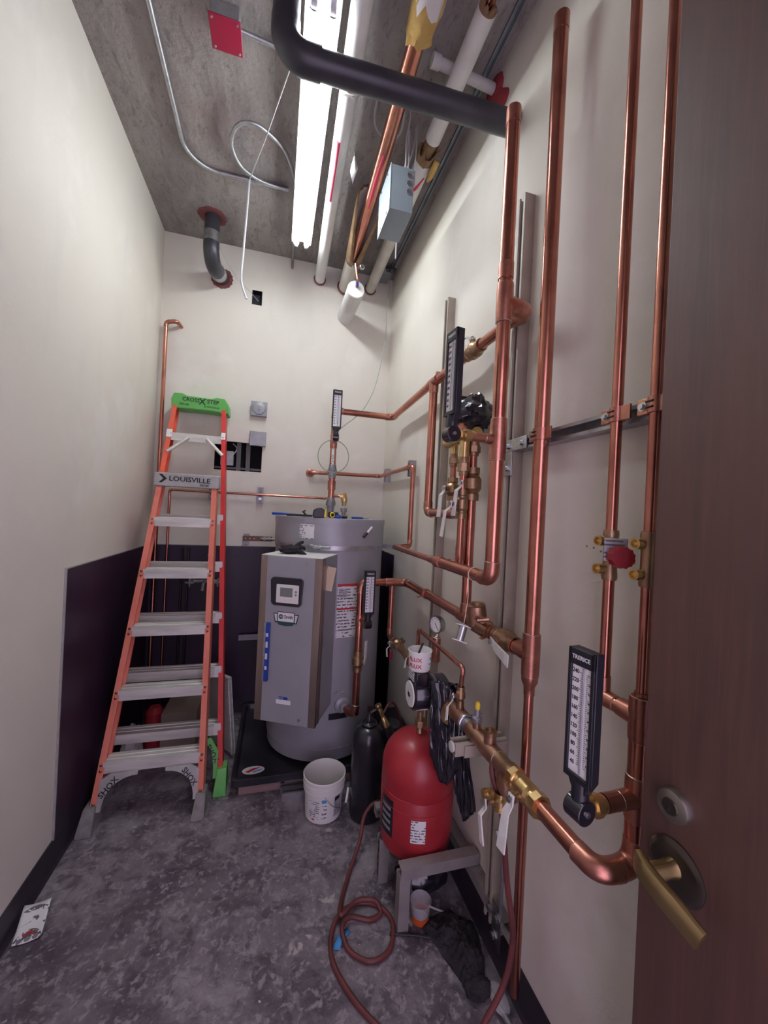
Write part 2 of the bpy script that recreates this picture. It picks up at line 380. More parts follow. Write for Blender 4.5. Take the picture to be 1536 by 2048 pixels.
def sleeve(par, c, ax, r, L, m='copper_fitting', name='coupling', n=20):
    c = V(c); d = V(ax).normalized(); return MB().tube([c - d * L / 2, c + d * L / 2], r, n).build(name, m, par)
def union(par, c, ax, r, L, m='bronze', name='union_nut'):
    c = V(c); d = V(ax).normalized(); mb = MB()
    mb.tube([c - d * L * .5, c - d * L * .28], r * 1.15, 20).hexa(c - d * L * .08, d, r * 1.55, L * .40, 8).tube([c + d * L * .12, c + d * L * .28], r * 1.3, 20).tube([c + d * L * .28, c + d * L * .5], r * 1.15, 20)
    return mb.build(name, m, par)
def ball_valve(par, c, ax, stem, lever, r, L=None, m='bronze', ll=0.095, lm='white_lever', lw=0.016, rise=0.018, so=None, fat=1.62):
    c = V(c); a = V(ax).normalized(); s = V(stem).normalized(); l = V(lever).normalized(); L = L or r * 5
    h = L / 2; p = [(r * 1.05, -h), (r * 1.28, -h), (r * 1.28, -h * .62), (r * 1.1, -h * .58), (r * fat * .82, -h * .45), (r * fat, -h * .3), (r * fat, h * .3), (r * fat * .82, h * .45), (r * 1.1, h * .58), (r * 1.28, h * .62), (r * 1.28, h), (r * 1.05, h)]
    body = MB().lathe(p, c, a, 24).build('valve_body', m, par, angle=25)
    so = so or r * fat + 0.012; q = c + s * so
    MB().tube([c + s * r, q - s * .004], r * .42 + .002, 14).hexa(q - s * .008, s, r * .5 + .003, .008).build('stem', 'bronze', body)
    MB().hexa(q + s * .006, s, 0.0075, .008).torus(q, s, .007, .002, 16, 6).build('stem_nut', 'steel', body)
    pts = [q - l * .012, q + l * .014, q + l * .030 + s * rise, q + l * ll + s * rise]
    w = s.cross(l); vs = []; fs = []; t = .0022
    for i, pt in enumerate(pts):
        ww = lw * (.62 if i == len(pts) - 1 else .5) if i > 1 else lw * .42
        vs += [pt - w * ww - s * t, pt + w * ww - s * t, pt + w * ww + s * t, pt - w * ww + s * t]
    for i in range(len(pts) - 1):
        k = 4 * i
        for e in range(4): fs.append((k + e, k + (e + 1) % 4, k + 4 + (e + 1) % 4, k + 4 + e))
    fs += [(3, 2, 1, 0), tuple(len(vs) - 4 + i for i in range(4))]
    lv = MB().add(vs, fs).build('lever', lm, body, bevel=.0012)
    return body

STRUT = [(-.0205, 0), (.0205, 0), (.0205, .041), (.011, .041), (.011, .034), (.0135, .034), (.0135, .0385), (.018, .0385), (.018, .0025), (-.018, .0025), (-.018, .0385), (-.0135, .0385), (-.0135, .034), (-.011, .034), (-.011, .041), (-.0205, .041)]
def strut_mb(mb, p0, p1, outd):
    """channel from p0 to p1, back on the line, slot facing outd"""
    p0, p1 = V(p0), V(p1); d = (p1 - p0).normalized(); o = V(outd).normalized(); x = o.cross(d)
    n = len(STRUT); vs = [p0 + x * a + o * b for a, b in STRUT] + [p1 + x * a + o * b for a, b in STRUT]
    mb.add(vs, [tuple(reversed(range(n))), tuple(range(n, 2 * n))] + [(i, (i + 1) % n, n + (i + 1) % n, n + i) for i in range(n)])
    return mb
def bolt(mb, c, d, r=.008, h=.006):
    c = V(c); d = V(d).normalized(); return mb.tube([c, c + d * .0015], r * 1.5, 16).hexa(c + d * (h / 2 + .0015), d, r, h)

# ------------------------------------------------------------------ room shell
def wall_holes(name, m, x0, x1, z0, z1, holes, y0, y1):
    xs = sorted({x0, x1} | {h[0] for h in holes} | {h[1] for h in holes}); zs = sorted({z0, z1} | {h[2] for h in holes} | {h[3] for h in holes}); mb = MB()
    for a, b in zip(xs, xs[1:]):
        for c, d in zip(zs, zs[1:]):
            if any(h[0] <= a and b <= h[1] and h[2] <= c and d <= h[3] for h in holes): continue
            mb.box((a, y0, c), (b, y1, d))
    return struct(mb.build(name, m, origin=(0, y0, 0)))
struct(MB().box((XL - .1, YF - .1, -.1), (XR + .1, YB + .25, 0)).build('floor', 'floor_concrete', origin=(0, 0, 0)))
struct(MB().box((XL - .1, YF - .1, ZC), (XR + .1, YB + .25, ZC + .1)).build('ceiling', 'ceiling_concrete', origin=(0, 0, ZC)))
struct(MB().box((XL - .1, YF - .1, 0), (XL, YB + .25, ZC)).build('wall_left', 'wall_paint', origin=(XL, 0, 0)))
struct(MB().box((XR, YF - .1, 0), (XR + .1, YB + .25, ZC)).build('wall_right', 'wall_paint', origin=(XR, 0, 0)))
HOLE1 = (-.448, -.122, 1.788, 1.998); HOLE2 = (-.240, -.178, 3.020, 3.116)
wb = wall_holes('wall_back', 'wall_paint', XL, XR, 0, ZC, [HOLE1, HOLE2], YB, YB + .016)
MB().box((XL, YB + .12, 0), (XR, YB + .14, ZC)).build('cavity_lining', 'void', wb)
q = MB()
for a in (-.30, -.235): q.box((a, YB + .02, 1.5), (a + .03, YB + .10, 2.3))
q.box((-.46, YB + .03, 1.80), (-.1, YB + .10, 1.815)); q.build('stud', 'stud_steel', wb)
MB().box((-.41, YB + .025, 1.825), (-.32, YB + .09, 1.93)).build('junction_can', 'box_grey', wb, bevel=.003)
MB().tube(smooth([(-.33, YB + .05, 1.99), (-.30, YB + .03, 1.95), (-.335, YB + .03, 1.89), (-.36, YB + .06, 1.86)]), .004, 8).build('cable', 'cable_grey', wb)
q = MB(); a, b, c, d = HOLE2; y = YB - .002
for lo, hi in (((a - .004, c - .004), (b + .004, c)), ((a - .004, d), (b + .004, d + .004)), ((a - .004, c), (a, d)), ((b, c), (b + .004, d))):
    q.box((lo[0], y, lo[1]), (hi[0], YB + .05, hi[1]))
q.box((a, YB + .045, c), (b, YB + .05, d)); q.build('switch_box', 'black_plastic', wb)
# front wall with doorway behind the camera
wall_holes('wall_front', 'wall_paint', XL, XR, 0, ZC, [(-.27, .72, 0, 2.6)], YF - .1, YF)
# dado panels, baseboards, ceiling track
struct(MB().box((XL, 1.895, .11), (XL + .006, YB, 1.238)).build('trim_1', 'dado', bevel=.001))
struct(MB().box((XL + .006, YB - .006, .11), (XR, YB, 1.238)).build('trim_2', 'dado', bevel=.001))
struct(MB().box((XR - .006, 2.60, .11), (XR, YB - .006, 1.238)).build('trim_5', 'dado', bevel=.001))
struct(MB().box((XR - .007, 2.60, 1.238), (XR, YB - .006, 1.243)).build('trim_6', 'aluminium_grey'))
q = MB().box((XL, 1.889, .11), (XL + .008, 1.895, 1.238)).box((XL, 1.889, 1.238), (XL + .007, YB, 1.243)).box((XL, YB - .007, 1.238), (XR, YB, 1.243))
struct(q.build('trim_3', 'aluminium_grey'))
def cove(name, p0, p1, out, h=.112):
    prof = [(0, 0), (.022, 0), (.012, .008), (.007, .022), (.006, h), (0, h)]
    p0, p1, o = V(p0), V(p1), V(out); n = len(prof)
    vs = [p0 + o * a + V((0, 0, b)) for a, b in prof] + [p1 + o * a + V((0, 0, b)) for a, b in prof]
    mb = MB().add(vs, [tuple(range(n)), tuple(reversed(range(n, 2 * n)))] + [(i, n + i, n + (i + 1) % n, (i + 1) % n) for i in range(n)])
    return struct(mb.build(name, 'base'))
cove('baseboard_left', (XL, YF, 0), (XL, YB, 0), (1, 0, 0))
cove('baseboard_right', (XR, YF, 0), (XR, YB, 0), (-1, 0, 0))
cove('baseboard_back', (XL, YB, 0), (XR, YB, 0), (0, -1, 0))
q = MB().box((.752, YF, ZC - .012), (.756, YB, ZC)).box((.752, YF, ZC - .004), (.772, YB, ZC)).box((.768, YF, ZC - .03), (.772, YB, ZC))
struct(q.build('trim_4', 'track_steel'))
# open door leaf, hinged on the right behind the camera
DX = .655
dr = bpy.data.objects.new('door_1', None); C.objects.link(dr); dr.location = (DX + .022, .08, 0); dr['kind'] = 'structure'
MB().box((DX, -.40, .008), (DX + .044, .533, 2.55)).build('door_leaf', 'door_wood', dr, bevel=.002)
MB().box((DX + .009, .5332, .95), (DX + .035, .5345, 1.16)).build('lock_faceplate', 'antique_brass', dr)
db = MB().lathe([(0, .016), (.017, .016), (.0245, .0135), (.026, .008), (.026, 0)], (DX, .472, 1.084), (-1, 0, 0), 32).build('deadbolt_cylinder', 'pewter', dr)
MB().lathe([(0, .0185), (.012, .0185), (.013, .016), (.013, .013)], (DX, .472, 1.084), (-1, 0, 0), 24).build('key_plug', 'dark_brass', db)
MB().box((DX - .0195, .471, 1.077), (DX - .0183, .473, 1.091)).build('keyhole', 'ink', db)
ro = MB().lathe([(.046, 0), (.046, .003), (.040, .007), (.036, .0085), (.020, .010), (0, .010)], (DX, .469, .980), (-1, 0, 0), 40).build('rosette', 'dark_brass', dr)
hp = smooth([(DX - .008, .462, .982), (DX - .030, .462, .982)], 4)
MB().lathe([(.0165, 0), (.015, .006), (.013, .016), (.014, .046), (.013, .05)], (DX - .006, .469, .986), (-1, 0, 0), 24).build('handle_neck', 'antique_brass', dr)
lp = smooth([(DX - .056, .487, .990), (DX - .064, .472, .989), (DX - .066, .445, .984), (DX - .063, .418, .976), (DX - .060, .388, .966)], 6)
vs = []; fs = []
for i, pt in enumerate(lp):
    t = i / (len(lp) - 1); tt = (lp[min(i + 1, len(lp) - 1)] - lp[max(i - 1, 0)]).normalized(); up = V((0, 0, 1)); sd = tt.cross(up).normalized(); up = sd.cross(tt)
    hw = .0095 - .003 * t; hh = .0195 + .001 * math.sin(t * PI) - .002 * t
    for j in range(12):
        a = 2 * PI * j / 12; ca, sa = math.cos(a), math.sin(a)
        vs.append(pt + sd * hw * math.copysign(abs(ca) ** .6, ca) + up * hh * math.copysign(abs(sa) ** .6, sa))
for i in range(len(lp) - 1):
    for j in range(12): fs.append((12 * i + j, 12 * i + (j + 1) % 12, 12 * i + 12 + (j + 1) % 12, 12 * i + 12 + j))
fs += [tuple(reversed(range(12))), tuple(len(vs) - 12 + j for j in range(12))]
MB().add(vs, fs).build('lever_handle', 'antique_brass', dr)

# ------------------------------------------------------------------ fluorescent fixture
LX, LY0, LY1, LZ = .075, 1.345, 2.575, 3.25
t = thing('strip_light', 'two-tube fluorescent strip light hanging below the ceiling, switched on', 'light fixture', (LX, 1.95, LZ))
MB().prism([(-.062, -.016), (-.03, -.075), (.03, -.075), (.062, -.016), (.058, -.015), (.028, -.03), (-.028, -.03), (-.058, -.015)], (LX, LY0 - .03, LZ), (LX, LY1 + .02, LZ), x=(1, 0, 0)).build('housing', 'hood_white', t)
for k in (-1, 1):
    MB().tube([(LX + k * .032, LY0, LZ), (LX + k * .032, LY1, LZ)], .0165, 18).build('fluorescent_tube', 'tube_light', t)
    for y in (LY0 - .009, LY1 + .009):
        MB().box((LX + k * .032 - .011, y - .008, LZ - .014), (LX + k * .032 + .011, y + .008, LZ + .045)).build('lamp_socket', 'hood_white', t, bevel=.004)
        MB().cyl((LX + k * .032, y - .016 if y > 2 else y + .009, LZ), (LX + k * .032, y - .009 if y > 2 else y + .016, LZ), .0168).build('tube_end_cap', 'steel', t)
for y in (1.55, 2.4): MB().cyl((LX, y, LZ + .07), (LX, y, ZC), .004, 8).build('hanger_rod', 'steel', t)

# ------------------------------------------------------------------ ceiling pipes
def ins(par, pts, r, m='insulation', name='insulation_jacket', n=24): return MB().tube(pts, r, n).build(name, m, par)
def ragged(mb, p0, d, r0, r1, L, n=22, seed=1):
    """torn sleeve of fibre: ring of uneven tongues"""
    rr = random.Random(seed); x, y, d = frame(d); p0 = V(p0); vs = []; fs = []
    for j in range(n):
        a = 2 * PI * j / n; e = L * (.45 + .75 * rr.random()); w = r1 * (.92 + .22 * rr.random()); u = x * math.cos(a) + y * math.sin(a)
        vs += [p0 + u * r0, p0 + d * e + u * w, p0 + d * e * .9 + u * (w - .008), p0 + u * (r0 - .012)]
    for j in range(n):
        k, l = 4 * j, 4 * ((j + 1) % n)
        for e in range(3): fs.append((k + e, l + e, l + e + 1, k + e + 1))
    return mb.add(vs, fs)
t = thing('insulated_pipe', 'white insulated ceiling pipe next to the strip light, torn jacket and pink paint streak', 'pipe', (.21, 2.1, 3.245))
a0, a1 = V((.185, .6, 3.27)), V((.237, 3.0, 3.29))
pt = lambda y: a0 + (a1 - a0) * ((y - .6) / 2.4)
ins(t, [a0, pt(1.52)], .038); ins(t, [pt(1.585), a1], .037)
MB().tube([pt(1.50), pt(1.61)], .026, 16).build('pipe', 'fibreglass_brown', t)
ragged(MB(), pt(1.515), (0, 1, 0), .036, .040, .035, seed=3).build('torn_insulation', 'fibreglass_brown', t)
ragged(MB(), pt(1.60), (0, -1, 0), .036, .041, .02, seed=5).build('torn_jacket', 'insulation', t)
q = MB().tube([pt(1.80) + V((-.012, 0, -.0290)), pt(1.95) + V((-.010, 0, -.0295)), pt(2.16) + V((-.012, 0, -.029))], [.011, .0085, .010], 12)
q.build('paint_streak', 'spray_red', t)
MB().torus(pt(2.985), (0, 1, 0), .040, .006, 28, 8).build('wall_collar', 'collar_red', t)
o = MB().add([(.275, 1.82, 3.22), (.30, 1.85, 3.19), (.29, 1.83, 3.15), (.28, 1.85, 3.11), (.262, 1.83, 3.15), (.27, 1.84, 3.19), (.282, 1.825, 3.17)], [(0, 1, 6), (1, 2, 6), (2, 3, 6), (3, 4, 6), (4, 5, 6), (5, 0, 6)])
m_ = o.build('hanging_scrap', 'insulation', t); sm = m_.modifiers.new('thick', 'SOLIDIFY'); sm.thickness = .003
MB().tube([(.272, 1.83, 3.27), (.284, 1.83, 3.21)], .001, 6).build('thread', 'insulation', t)

t = thing('bare_copper_main', 'thick bare copper ceiling pipe with yellow torn insulation and red paint', 'pipe', (.41, 2.0, 3.2))
b0, b1 = V((.40, .55, 3.25)), V((.434, 3.0, 3.27)); pt = lambda y: b0 + (b1 - b0) * ((y - .55) / 2.45)
ins(t, [b0, pt(1.16)], .055, 'insulation')
ragged(MB(), pt(1.15), (0, 1, 0), .054, .058, .09, seed=9).build('torn_jacket', 'insulation', t)
MB().tube([pt(1.12), pt(1.22), pt(1.31)], [.054, .056, .048], 22).build('insulation_core', 'fibreglass', t)
ragged(MB(), pt(1.30), (0, 1, 0), .048, .05, .03, seed=12).build('torn_insulation', 'fibreglass', t)
MB().tube([pt(1.1), pt(2.62)], .033, 22).build('pipe', 'copper', t)
q = MB(); x = pt(1.78); y = pt(2.12)
q.tube([x + V((-.004, 0, -.0240)), pt(1.95) + V((-.006, 0, -.0235)), y + V((-.005, 0, -.0240))], [.010, .0125, .009], 12); q.build('paint_streak', 'spray_red', t)
ins(t, [pt(2.62), b1], .052, 'insulation_old')
# jacket split along its underside and spread open around the copper
vs = []; fs = []; NS, NA = 14, 16
for i in range(NS + 1):
    s_ = i / NS; c = pt(2.08 + .56 * s_); R0 = .054 + .026 * (1 - s_) ** .8; gap = 1.35 * (1 - s_) + .10
    for j in range(NA + 1):
        a = -PI / 2 + gap + (2 * PI - 2 * gap) * j / NA
        top = (1 - s_) * .5 * max(0, math.sin(a))            # the near end is ragged
        vs.append(c + V((math.cos(a) * R0, .03 * noise.noise(V((j * .7, i * .4, 2))) if i == 0 else 0, math.sin(a) * R0 * .9 - .004)))
for i in range(NS):
    for j in range(NA): k = (NA + 1) * i + j; fs.append((k, k + 1, k + NA + 2, k + NA + 1))
o = MB().add(vs, fs).build('split_jacket', 'insulation', t, angle=180); o.data.materials.append(MATS['fibreglass_brown'])
sm = o.modifiers.new('thick', 'SOLIDIFY'); sm.thickness = .014; sm.offset = 1; sm.material_offset = 1; sm.material_offset_rim = 1
MB().torus(pt(2.985), (0, 1, 0), .056, .007, 28, 8).build('wall_collar', 'collar_red', t)

t = thing('insulated_pipe', 'white insulated ceiling pipe beside the right wall, broken open with red mark', 'pipe', (.62, 2.0, 3.24))
c0, c1 = V((.612, .55, 3.28)), V((.632, 3.0, 3.295)); pt = lambda y: c0 + (c1 - c0) * ((y - .55) / 2.45)
MB().tube([c0, pt(1.75)], .014, 16).build('pipe', 'copper', t)
ins(t, [pt(1.20), pt(1.69)], .036); MB().tube([pt(1.195), pt(1.21)], .034, 24).build('insulation_core', 'fibreglass_brown', t)
ragged(MB(), pt(1.21), (0, -1, 0), .034, .028, .03, seed=21).build('torn_insulation', 'fibreglass_brown', t)
ins(t, [pt(1.80), pt(2.2)], .043); ins(t, [pt(2.2), c1], .038, 'insulation_old')
MB().tube([pt(1.66), pt(1.82)], .030, 20).build('insulation_core', 'fibreglass_brown', t)
ragged(MB(), pt(1.81), (0, -1, 0), .042, .048, .09, seed=31).build('torn_insulation', 'fibreglass_brown', t)
MB().add([pt(1.74) + V(p) for p in ((.03, 0, -.045), (.06, .02, -.025), (.062, .10, -.028), (.035, .12, -.046), (.03, .06, -.05))], [(0, 1, 2, 3, 4)]).build('torn_flap', 'fibreglass', t).modifiers.new('thick', 'SOLIDIFY').thickness = .012
MB().tube([pt(1.86) + V((.02, 0, -.038)), pt(1.93) + V((0, 0, -.0425)), pt(1.99) + V((-.03, 0, -.031))], [.005, .008, .004], 10).build('paint_streak', 'spray_red', t)
MB().torus(pt(2.985), (0, 1, 0), .041, .006, 28, 8).build('wall_collar', 'collar_red', t)

t = thing('insulated_stub', 'short capped white insulated pipe stub sticking out of the back wall', 'pipe stub', (.45, 2.8, 3.0))
MB().tube([(.452, 2.60, 3.045), (.446, 3.0, 3.045)], .060, 32).build('insulation_jacket', 'insulation', t)
MB().lathe([(0, .006), (.056, .006), (.060, 0)], (.452, 2.60, 3.045), (0, -1, 0), 32).build('end_cap', 'white_plastic', t)
MB().tube(fillet([(.455, 2.60, 3.06), (.452, 2.55, 3.08), (.432, 2.54, 3.18)], .02), .010, 12).build('pipe', 'copper_fitting', t)
MB().obox((.452, 2.565, 3.085), (.02, .008, .07)).build('valve_handle', 'blue', t, bevel=.003)
MB().lathe([(.016, 0), (.018, .004), (.018, .018), (.012, .022), (.010, .018), (.010, .004)], (.47, 2.54, 3.165), (.2, -1, -.2), 20).build('hose_end', 'steel', t)

t = thing('drain_pipe', 'black plastic pipe crossing under the strip light to the right wall', 'pipe', (.4, 1.33, 3.0))
MB().tube([(.05, 1.335, 3.040), (XR, 1.315, 3.055)], .0415, 28).build('pipe', 'abs_black', t)
ar = arc3((.12, 1.335, 3.042), (-.045, 1.335, 3.038), (-.045, 1.335, 3.41), .075, 10)[0]
MB().tube([(.075, 1.335, 3.041)] + ar + [(-.045, 1.335, 3.15)], .047, 28).build('elbow', 'abs_black', t)
MB().tube([(-.045, 1.335, 3.14), (-.045, 1.335, 3.41)], .0445, 24).build('riser', 'abs_black', t)

t = thing('vent_pipe', 'pale plastic pipe end crossing the ceiling near the right wall', 'pipe', (.66, 1.465, 3.33))
MB().tube([(.52, 1.458, 3.36), (XR, 1.477, 3.36)], .020, 20).build('pipe', 'pvc_white', t)
MB().tube([(.515, 1.458, 3.36), (.55, 1.459, 3.36)], .025, 20).build('end_cap', 'pvc_white', t)
q = MB()
for i in range(10): a = i * .63; q.ball((XR - .002, 1.47 + .045 * math.cos(a) + .02, 3.345 + .045 * math.sin(a)), .014, .03, .032, 10, 6)
q.build('firestop_sealant', 'firestop_red', t); q = MB()
for i in range(5): q.ball((XR - .004, 1.40 + .02 * i, 3.25 + .02 * i), .012, .03, .03, 10, 6)
q.build('firestop_sealant', 'firestop_red', t)

t = thing('waste_pipe', 'black waste pipe bending from the ceiling into the back wall above the corner', 'pipe', (-.485, 2.8, 3.05))
MB().tube([(-.488, 2.74, 3.41), (-.488, 2.74, 3.24)], .046, 24).build('pipe', 'abs_black', t)
MB().tube([(-.488, 2.74, 3.30), (-.488, 2.74, 3.235)], .0495, 24).build('band_clamp', 'steel', t)
MB().tube(fillet([(-.488, 2.74, 3.245), (-.488, 2.74, 3.105), (-.455, 2.995, 3.16)], .09, 10), .049, 24).build('elbow', 'abs_black', t)
MB().tube([(-.47, 2.87, 3.133), (-.463, 2.93, 3.146)], .0525, 24).build('band_clamp', 'steel', t)
q = MB(); rr = random.Random(4)
for i in range(22): a = i * .285; q.ball((-.488 + .062 * math.cos(a), 2.74 + .058 * math.sin(a), ZC - .002), .022 + .012 * rr.random(), .02 + .012 * rr.random(), .007, 8, 6)
q.build('firestop_sealant', 'collar_red', t); q = MB()
for i in range(16): a = i * .39; q.ball((-.453 + .056 * math.cos(a), YB - .003, 3.16 + .056 * math.sin(a)), .02, .008, .016 + .008 * rr.random(), 8, 6)
q.build('firestop_sealant', 'collar_red', t)
MB().tube(smooth([(-.44, 2.72, 3.22), (-.40, 2.78, 3.16), (-.33, 2.9, 3.12), (-.25, 2.99, 3.09), (-.20, 3.01, 3.05)]), .0015, 6).build('tie_wire', 'cable_grey', t)

tag(MB().tube(fillet([(-.525, .2, 3.397), (-.558, 2.36, 3.397), (-.02, 2.345, 3.397)], .16, 14), .011, 14).build('electrical_conduit', 'galvanised'), 'bent steel conduit running along the ceiling from the left', 'conduit')
tag(MB().tube(smooth([(-.03, 2.335, 3.385), (-.17, 2.315, 3.38), (-.27, 2.25, 3.38), (-.307, 2.12, 3.375), (-.262, 2.0, 3.37), (-.17, 1.975, 3.37), (-.05, 2.06, 3.37), (.01, 2.2, 3.36), (.04, 2.28, 3.33)]), .0095, 12).build('flexible_conduit', 'galvanised'), 'looped flexible metal conduit beside the strip light', 'conduit')
tag(MB().tube([(.03, 2.60, 3.395), (.03, YB - .012, 3.395), (.03, YB - .012, 3.33)], .009, 12).build('electrical_conduit', 'galvanised'), 'short grey conduit between strip light end and back wall', 'conduit')
tag(MB().tube(smooth([(-.235, 2.33, 3.385), (-.25, 2.42, 3.25), (-.265, 2.48, 3.05), (-.27, 2.5, 2.9), (-.235, 2.5, 2.795)]), .0065, 10).build('hanging_cable', 'cable_grey'), 'grey cable end hanging down from the ceiling conduit', 'cable')
tag(MB().tube([(-.01, 1.36, 3.085), (-.12, 1.85, 3.23), (-.235, 2.33, 3.38)], .0025, 8).build('taut_wire', 'cable_grey'), 'thin wire strung from the black pipe elbow to the conduit', 'wire')
t = thing('alarm_box', 'red-covered junction box on the ceiling', 'junction box', (-.27, 1.62, 3.34))
MB().box((-.325, 1.565, 3.352), (-.22, 1.675, ZC)).build('back_box', 'box_grey', t, bevel=.004)
MB().box((-.33, 1.56, 3.346), (-.215, 1.68, 3.352)).build('cover_plate', 'alarm_red', t, bevel=.002)
q = MB()
for x in (-.318, -.227):
    for y in (1.572, 1.668): q.lathe([(0, .004), (.004, .003), (.005, 0)], (x, y, 3.346), (0, 0, -1), 10)
q.split('screw', 'steel', t)
MB().tube([(-.22, 1.62, 3.385), (-.02, 1.64, 3.39)], .009, 12).build('conduit_stub', 'galvanised', t)

t = thing('junction_box', 'blue-grey steel junction box with three knockouts hanging near the ceiling', 'junction box', (.49, 1.83, 2.945))
J = [V((.436, 1.72, 2.94)), V((.548, 1.72, 2.945))]
MB().box((.438, 1.722, 2.943), (.548, 1.93, 3.15)).build('enclosure', 'box_blue_grey', t, bevel=.002)
MB().box((.434, 1.720, 2.935), (.438, 1.935, 3.153)).build('cover', 'box_blue_grey', t, bevel=.001)
for z in (3.118, 3.078, 3.040):
    k = MB().lathe([(.0155, 0), (.0155, .003), (.0125, .004), (.012, .002), (0, .003)], (.530, 1.722, z), (0, -1, 0), 22).build('knockout_plug', 'steel', t)
q = MB()
for y in (1.77, 1.88):
    for z in (2.955, 3.135): q.lathe([(0, .004), (.004, .003), (.005, 0)], (.434, y, z), (-1, 0, 0), 10)
q.split('screw', 'steel', t)
for k, pts in enumerate(([(.505, 1.735, 3.15), (.51, 1.72, 3.28), (.50, 1.66, 3.41)], [(.51, 1.735, 3.15), (.50, 1.72, 3.26), (.505, 1.70, 3.34)], [(.515, 1.735, 3.15), (.55, 1.74, 3.30), (.552, 1.74, 3.37)], [(.52, 1.73, 3.15), (.518, 1.73, 3.33)])):
    MB().tube(smooth(pts), .0035, 8).build('wire', 'cable_grey', t)
MB().tube([(.555, 1.728, 3.37), (.553, 1.728, 3.08)], .0028, 8).build('hanger_wire', 'cable_grey', t)
MB().tube([(.535, 1.93, 2.95), (.535, 1.93, 2.86)], .004, 8).build('wire', 'ink_white', t)
tag(MB().tube(smooth([(.36, 1.62, 3.37), (.345, 1.7, 3.36), (.37, 1.80, 3.37), (.45, 1.86, 3.38), (.49, 1.78, 3.37), (.46, 1.66, 3.38)], closed=True), .005, 8, closed=True).build('coiled_cable', 'cable_grey'), 'loop of grey cable behind the bare copper ceiling pipe', 'cable')
tag(MB().tube(smooth([(.76, 2.86, 3.36), (.745, 2.86, 3.1), (.735, 2.83, 2.85), (.69, 2.78, 2.6), (.63, 2.70, 2.40), (.53, 2.60, 2.22), (.40, 2.50, 2.09), (.345, 2.46, 2.03)]), .0028, 8).build('sensor_wire', 'wire_green'), 'thin pale green wire draped from ceiling corner to riser thermometer', 'wire')
t = thing('ceiling_bracket', 'small dark clamp with a steel bracket at the ceiling corner', 'bracket', (.73, 2.78, 3.3))
MB().tube([(.70, 2.75, 3.33), (.77, 2.75, 3.33)], .018, 14).ball((.735, 2.745, 3.325), .024, .02, .022).build('clamp', 'abs_black', t)
MB().box((.66, 2.80, 3.36), (.76, 2.98, 3.37)).build('plate', 'track_steel', t)

# ------------------------------------------------------------------ right wall: struts
def strut_thing(name, label, pts, outd, m, group=None, cat='strut channel'):
    mb = MB(); strut_mb(mb, pts[0], pts[1], outd); return tag(mb.build(name, m, angle=20), label, cat, group)
strut_thing('strut_channel', 'tall beige strut channel on right wall behind the two thickest copper risers', [(XR, 1.185, .135), (XR, 1.185, 2.67)], (-1, 0, 0), 'strut_tan')
strut_thing('strut_channel', 'beige strut channel on right wall behind the dial gauge and tall thermometer', [(XR, 1.80, .45), (XR, 1.80, 2.63)], (-1, 0, 0), 'strut_tan')
SZ = 1.792
t = thing('strut_rail', 'galvanised strut rail clamping three copper risers to the right wall', 'strut rail', (.80, .85, SZ - .03))
strut_mb(MB(), (XR, 1.16, SZ), (XR, .50, SZ), (-1, 0, 0)).build('channel', 'galvanised', t, angle=20)
MB().box((.7720, 1.085, SZ - .021), (.7768, 1.208, SZ + .021)).box((.7720, 1.163, SZ - .105), (.7768, 1.208, SZ - .021)).build('angle_plate', 'steel', t, bevel=.0015)
for y, z in ((1.110, SZ), (1.186, SZ - .002), (1.186, SZ - .08)): bolt(MB(), (.7720, y, z), (-1, 0, 0), .0085, .007).build('hex_bolt', 'steel', t)
def riser_clamp(par, c, r, out=-1):
    """two-piece copper plated clamp around a vertical pipe"""
    x, y, z = c; mb = MB(); w = .017
    mb.tube([V((x, y, z - w)), V((x, y, z + w))], r + .004, 22)
    cl = mb.build('pipe_clamp', 'copper_fitting', par)
    e = MB()
    for s in (1, -1): e.box((x - r * .2 - .004, y + s * (r + .001) - (.0 if s > 0 else .026), z - w), (x - r * .2 + .002, y + s * (r + .001) + (.026 if s > 0 else 0), z + w))
    e.split('clamp_ear', 'copper_fitting', cl, bevel=.001)
    bolt(MB(), (x - r * .2 - .004, y + r + .014, z), (-1, 0, 0), .0065, .006).build('clamp_screw', 'steel', cl)
    MB().tube([(x - r - .0045, y - .006, z + .006), (x - r - .0045, y + .010, z + .006)], .0022, 8).tube([(x - r - .0045, y - .006, z - .006), (x - r - .0045, y + .010, z - .006)], .0022, 8).split('clamp_slot', 'ink', cl)
    return cl
A = V((.747, .978, 0)); B = V((.752, .720, 0)); Cc = V((.752, .624, 0))
for p, r in ((A, .0215), (B, .0125), (Cc, .0115)): riser_clamp(t, (p.x, p.y, SZ), r)

# ------------------------------------------------------------------ right wall: piping
FZ = 1.139
t = thing('copper_riser', 'thickest open-topped copper riser right of the strut, reducing to thin pipe below', 'pipe', (A.x, A.y, .12))
MB().tube([(A.x, A.y, FZ + .05), (A.x, A.y, 3.0)], .0215, 24).build('pipe', 'copper', t)
sleeve(t, (A.x, A.y, 3.01), (0, 0, 1), .0222, .05, name='end_coupling'); MB().lathe([(0, .002), (.018, .002), (.0222, 0)], (A.x, A.y, 3.035), (0, 0, 1), 24).build('pipe_mouth', 'copper_fitting', t)
tee(t, (A.x, A.y, FZ), (0, 0, 1), (0, 1, 0), .0225, L=.062)
MB().tube([(A.x, A.y, 1.08), (A.x, A.y, 1.06), (A.x, A.y, 1.045), (A.x, A.y, 1.02)], [.0245, .0235, .016, .0155], 24).build('reducer', 'copper_fitting', t)
MB().tube([(A.x, A.y, 1.03), (A.x, A.y, .13)], .0138, 20).build('drop_pipe', 'copper', t)

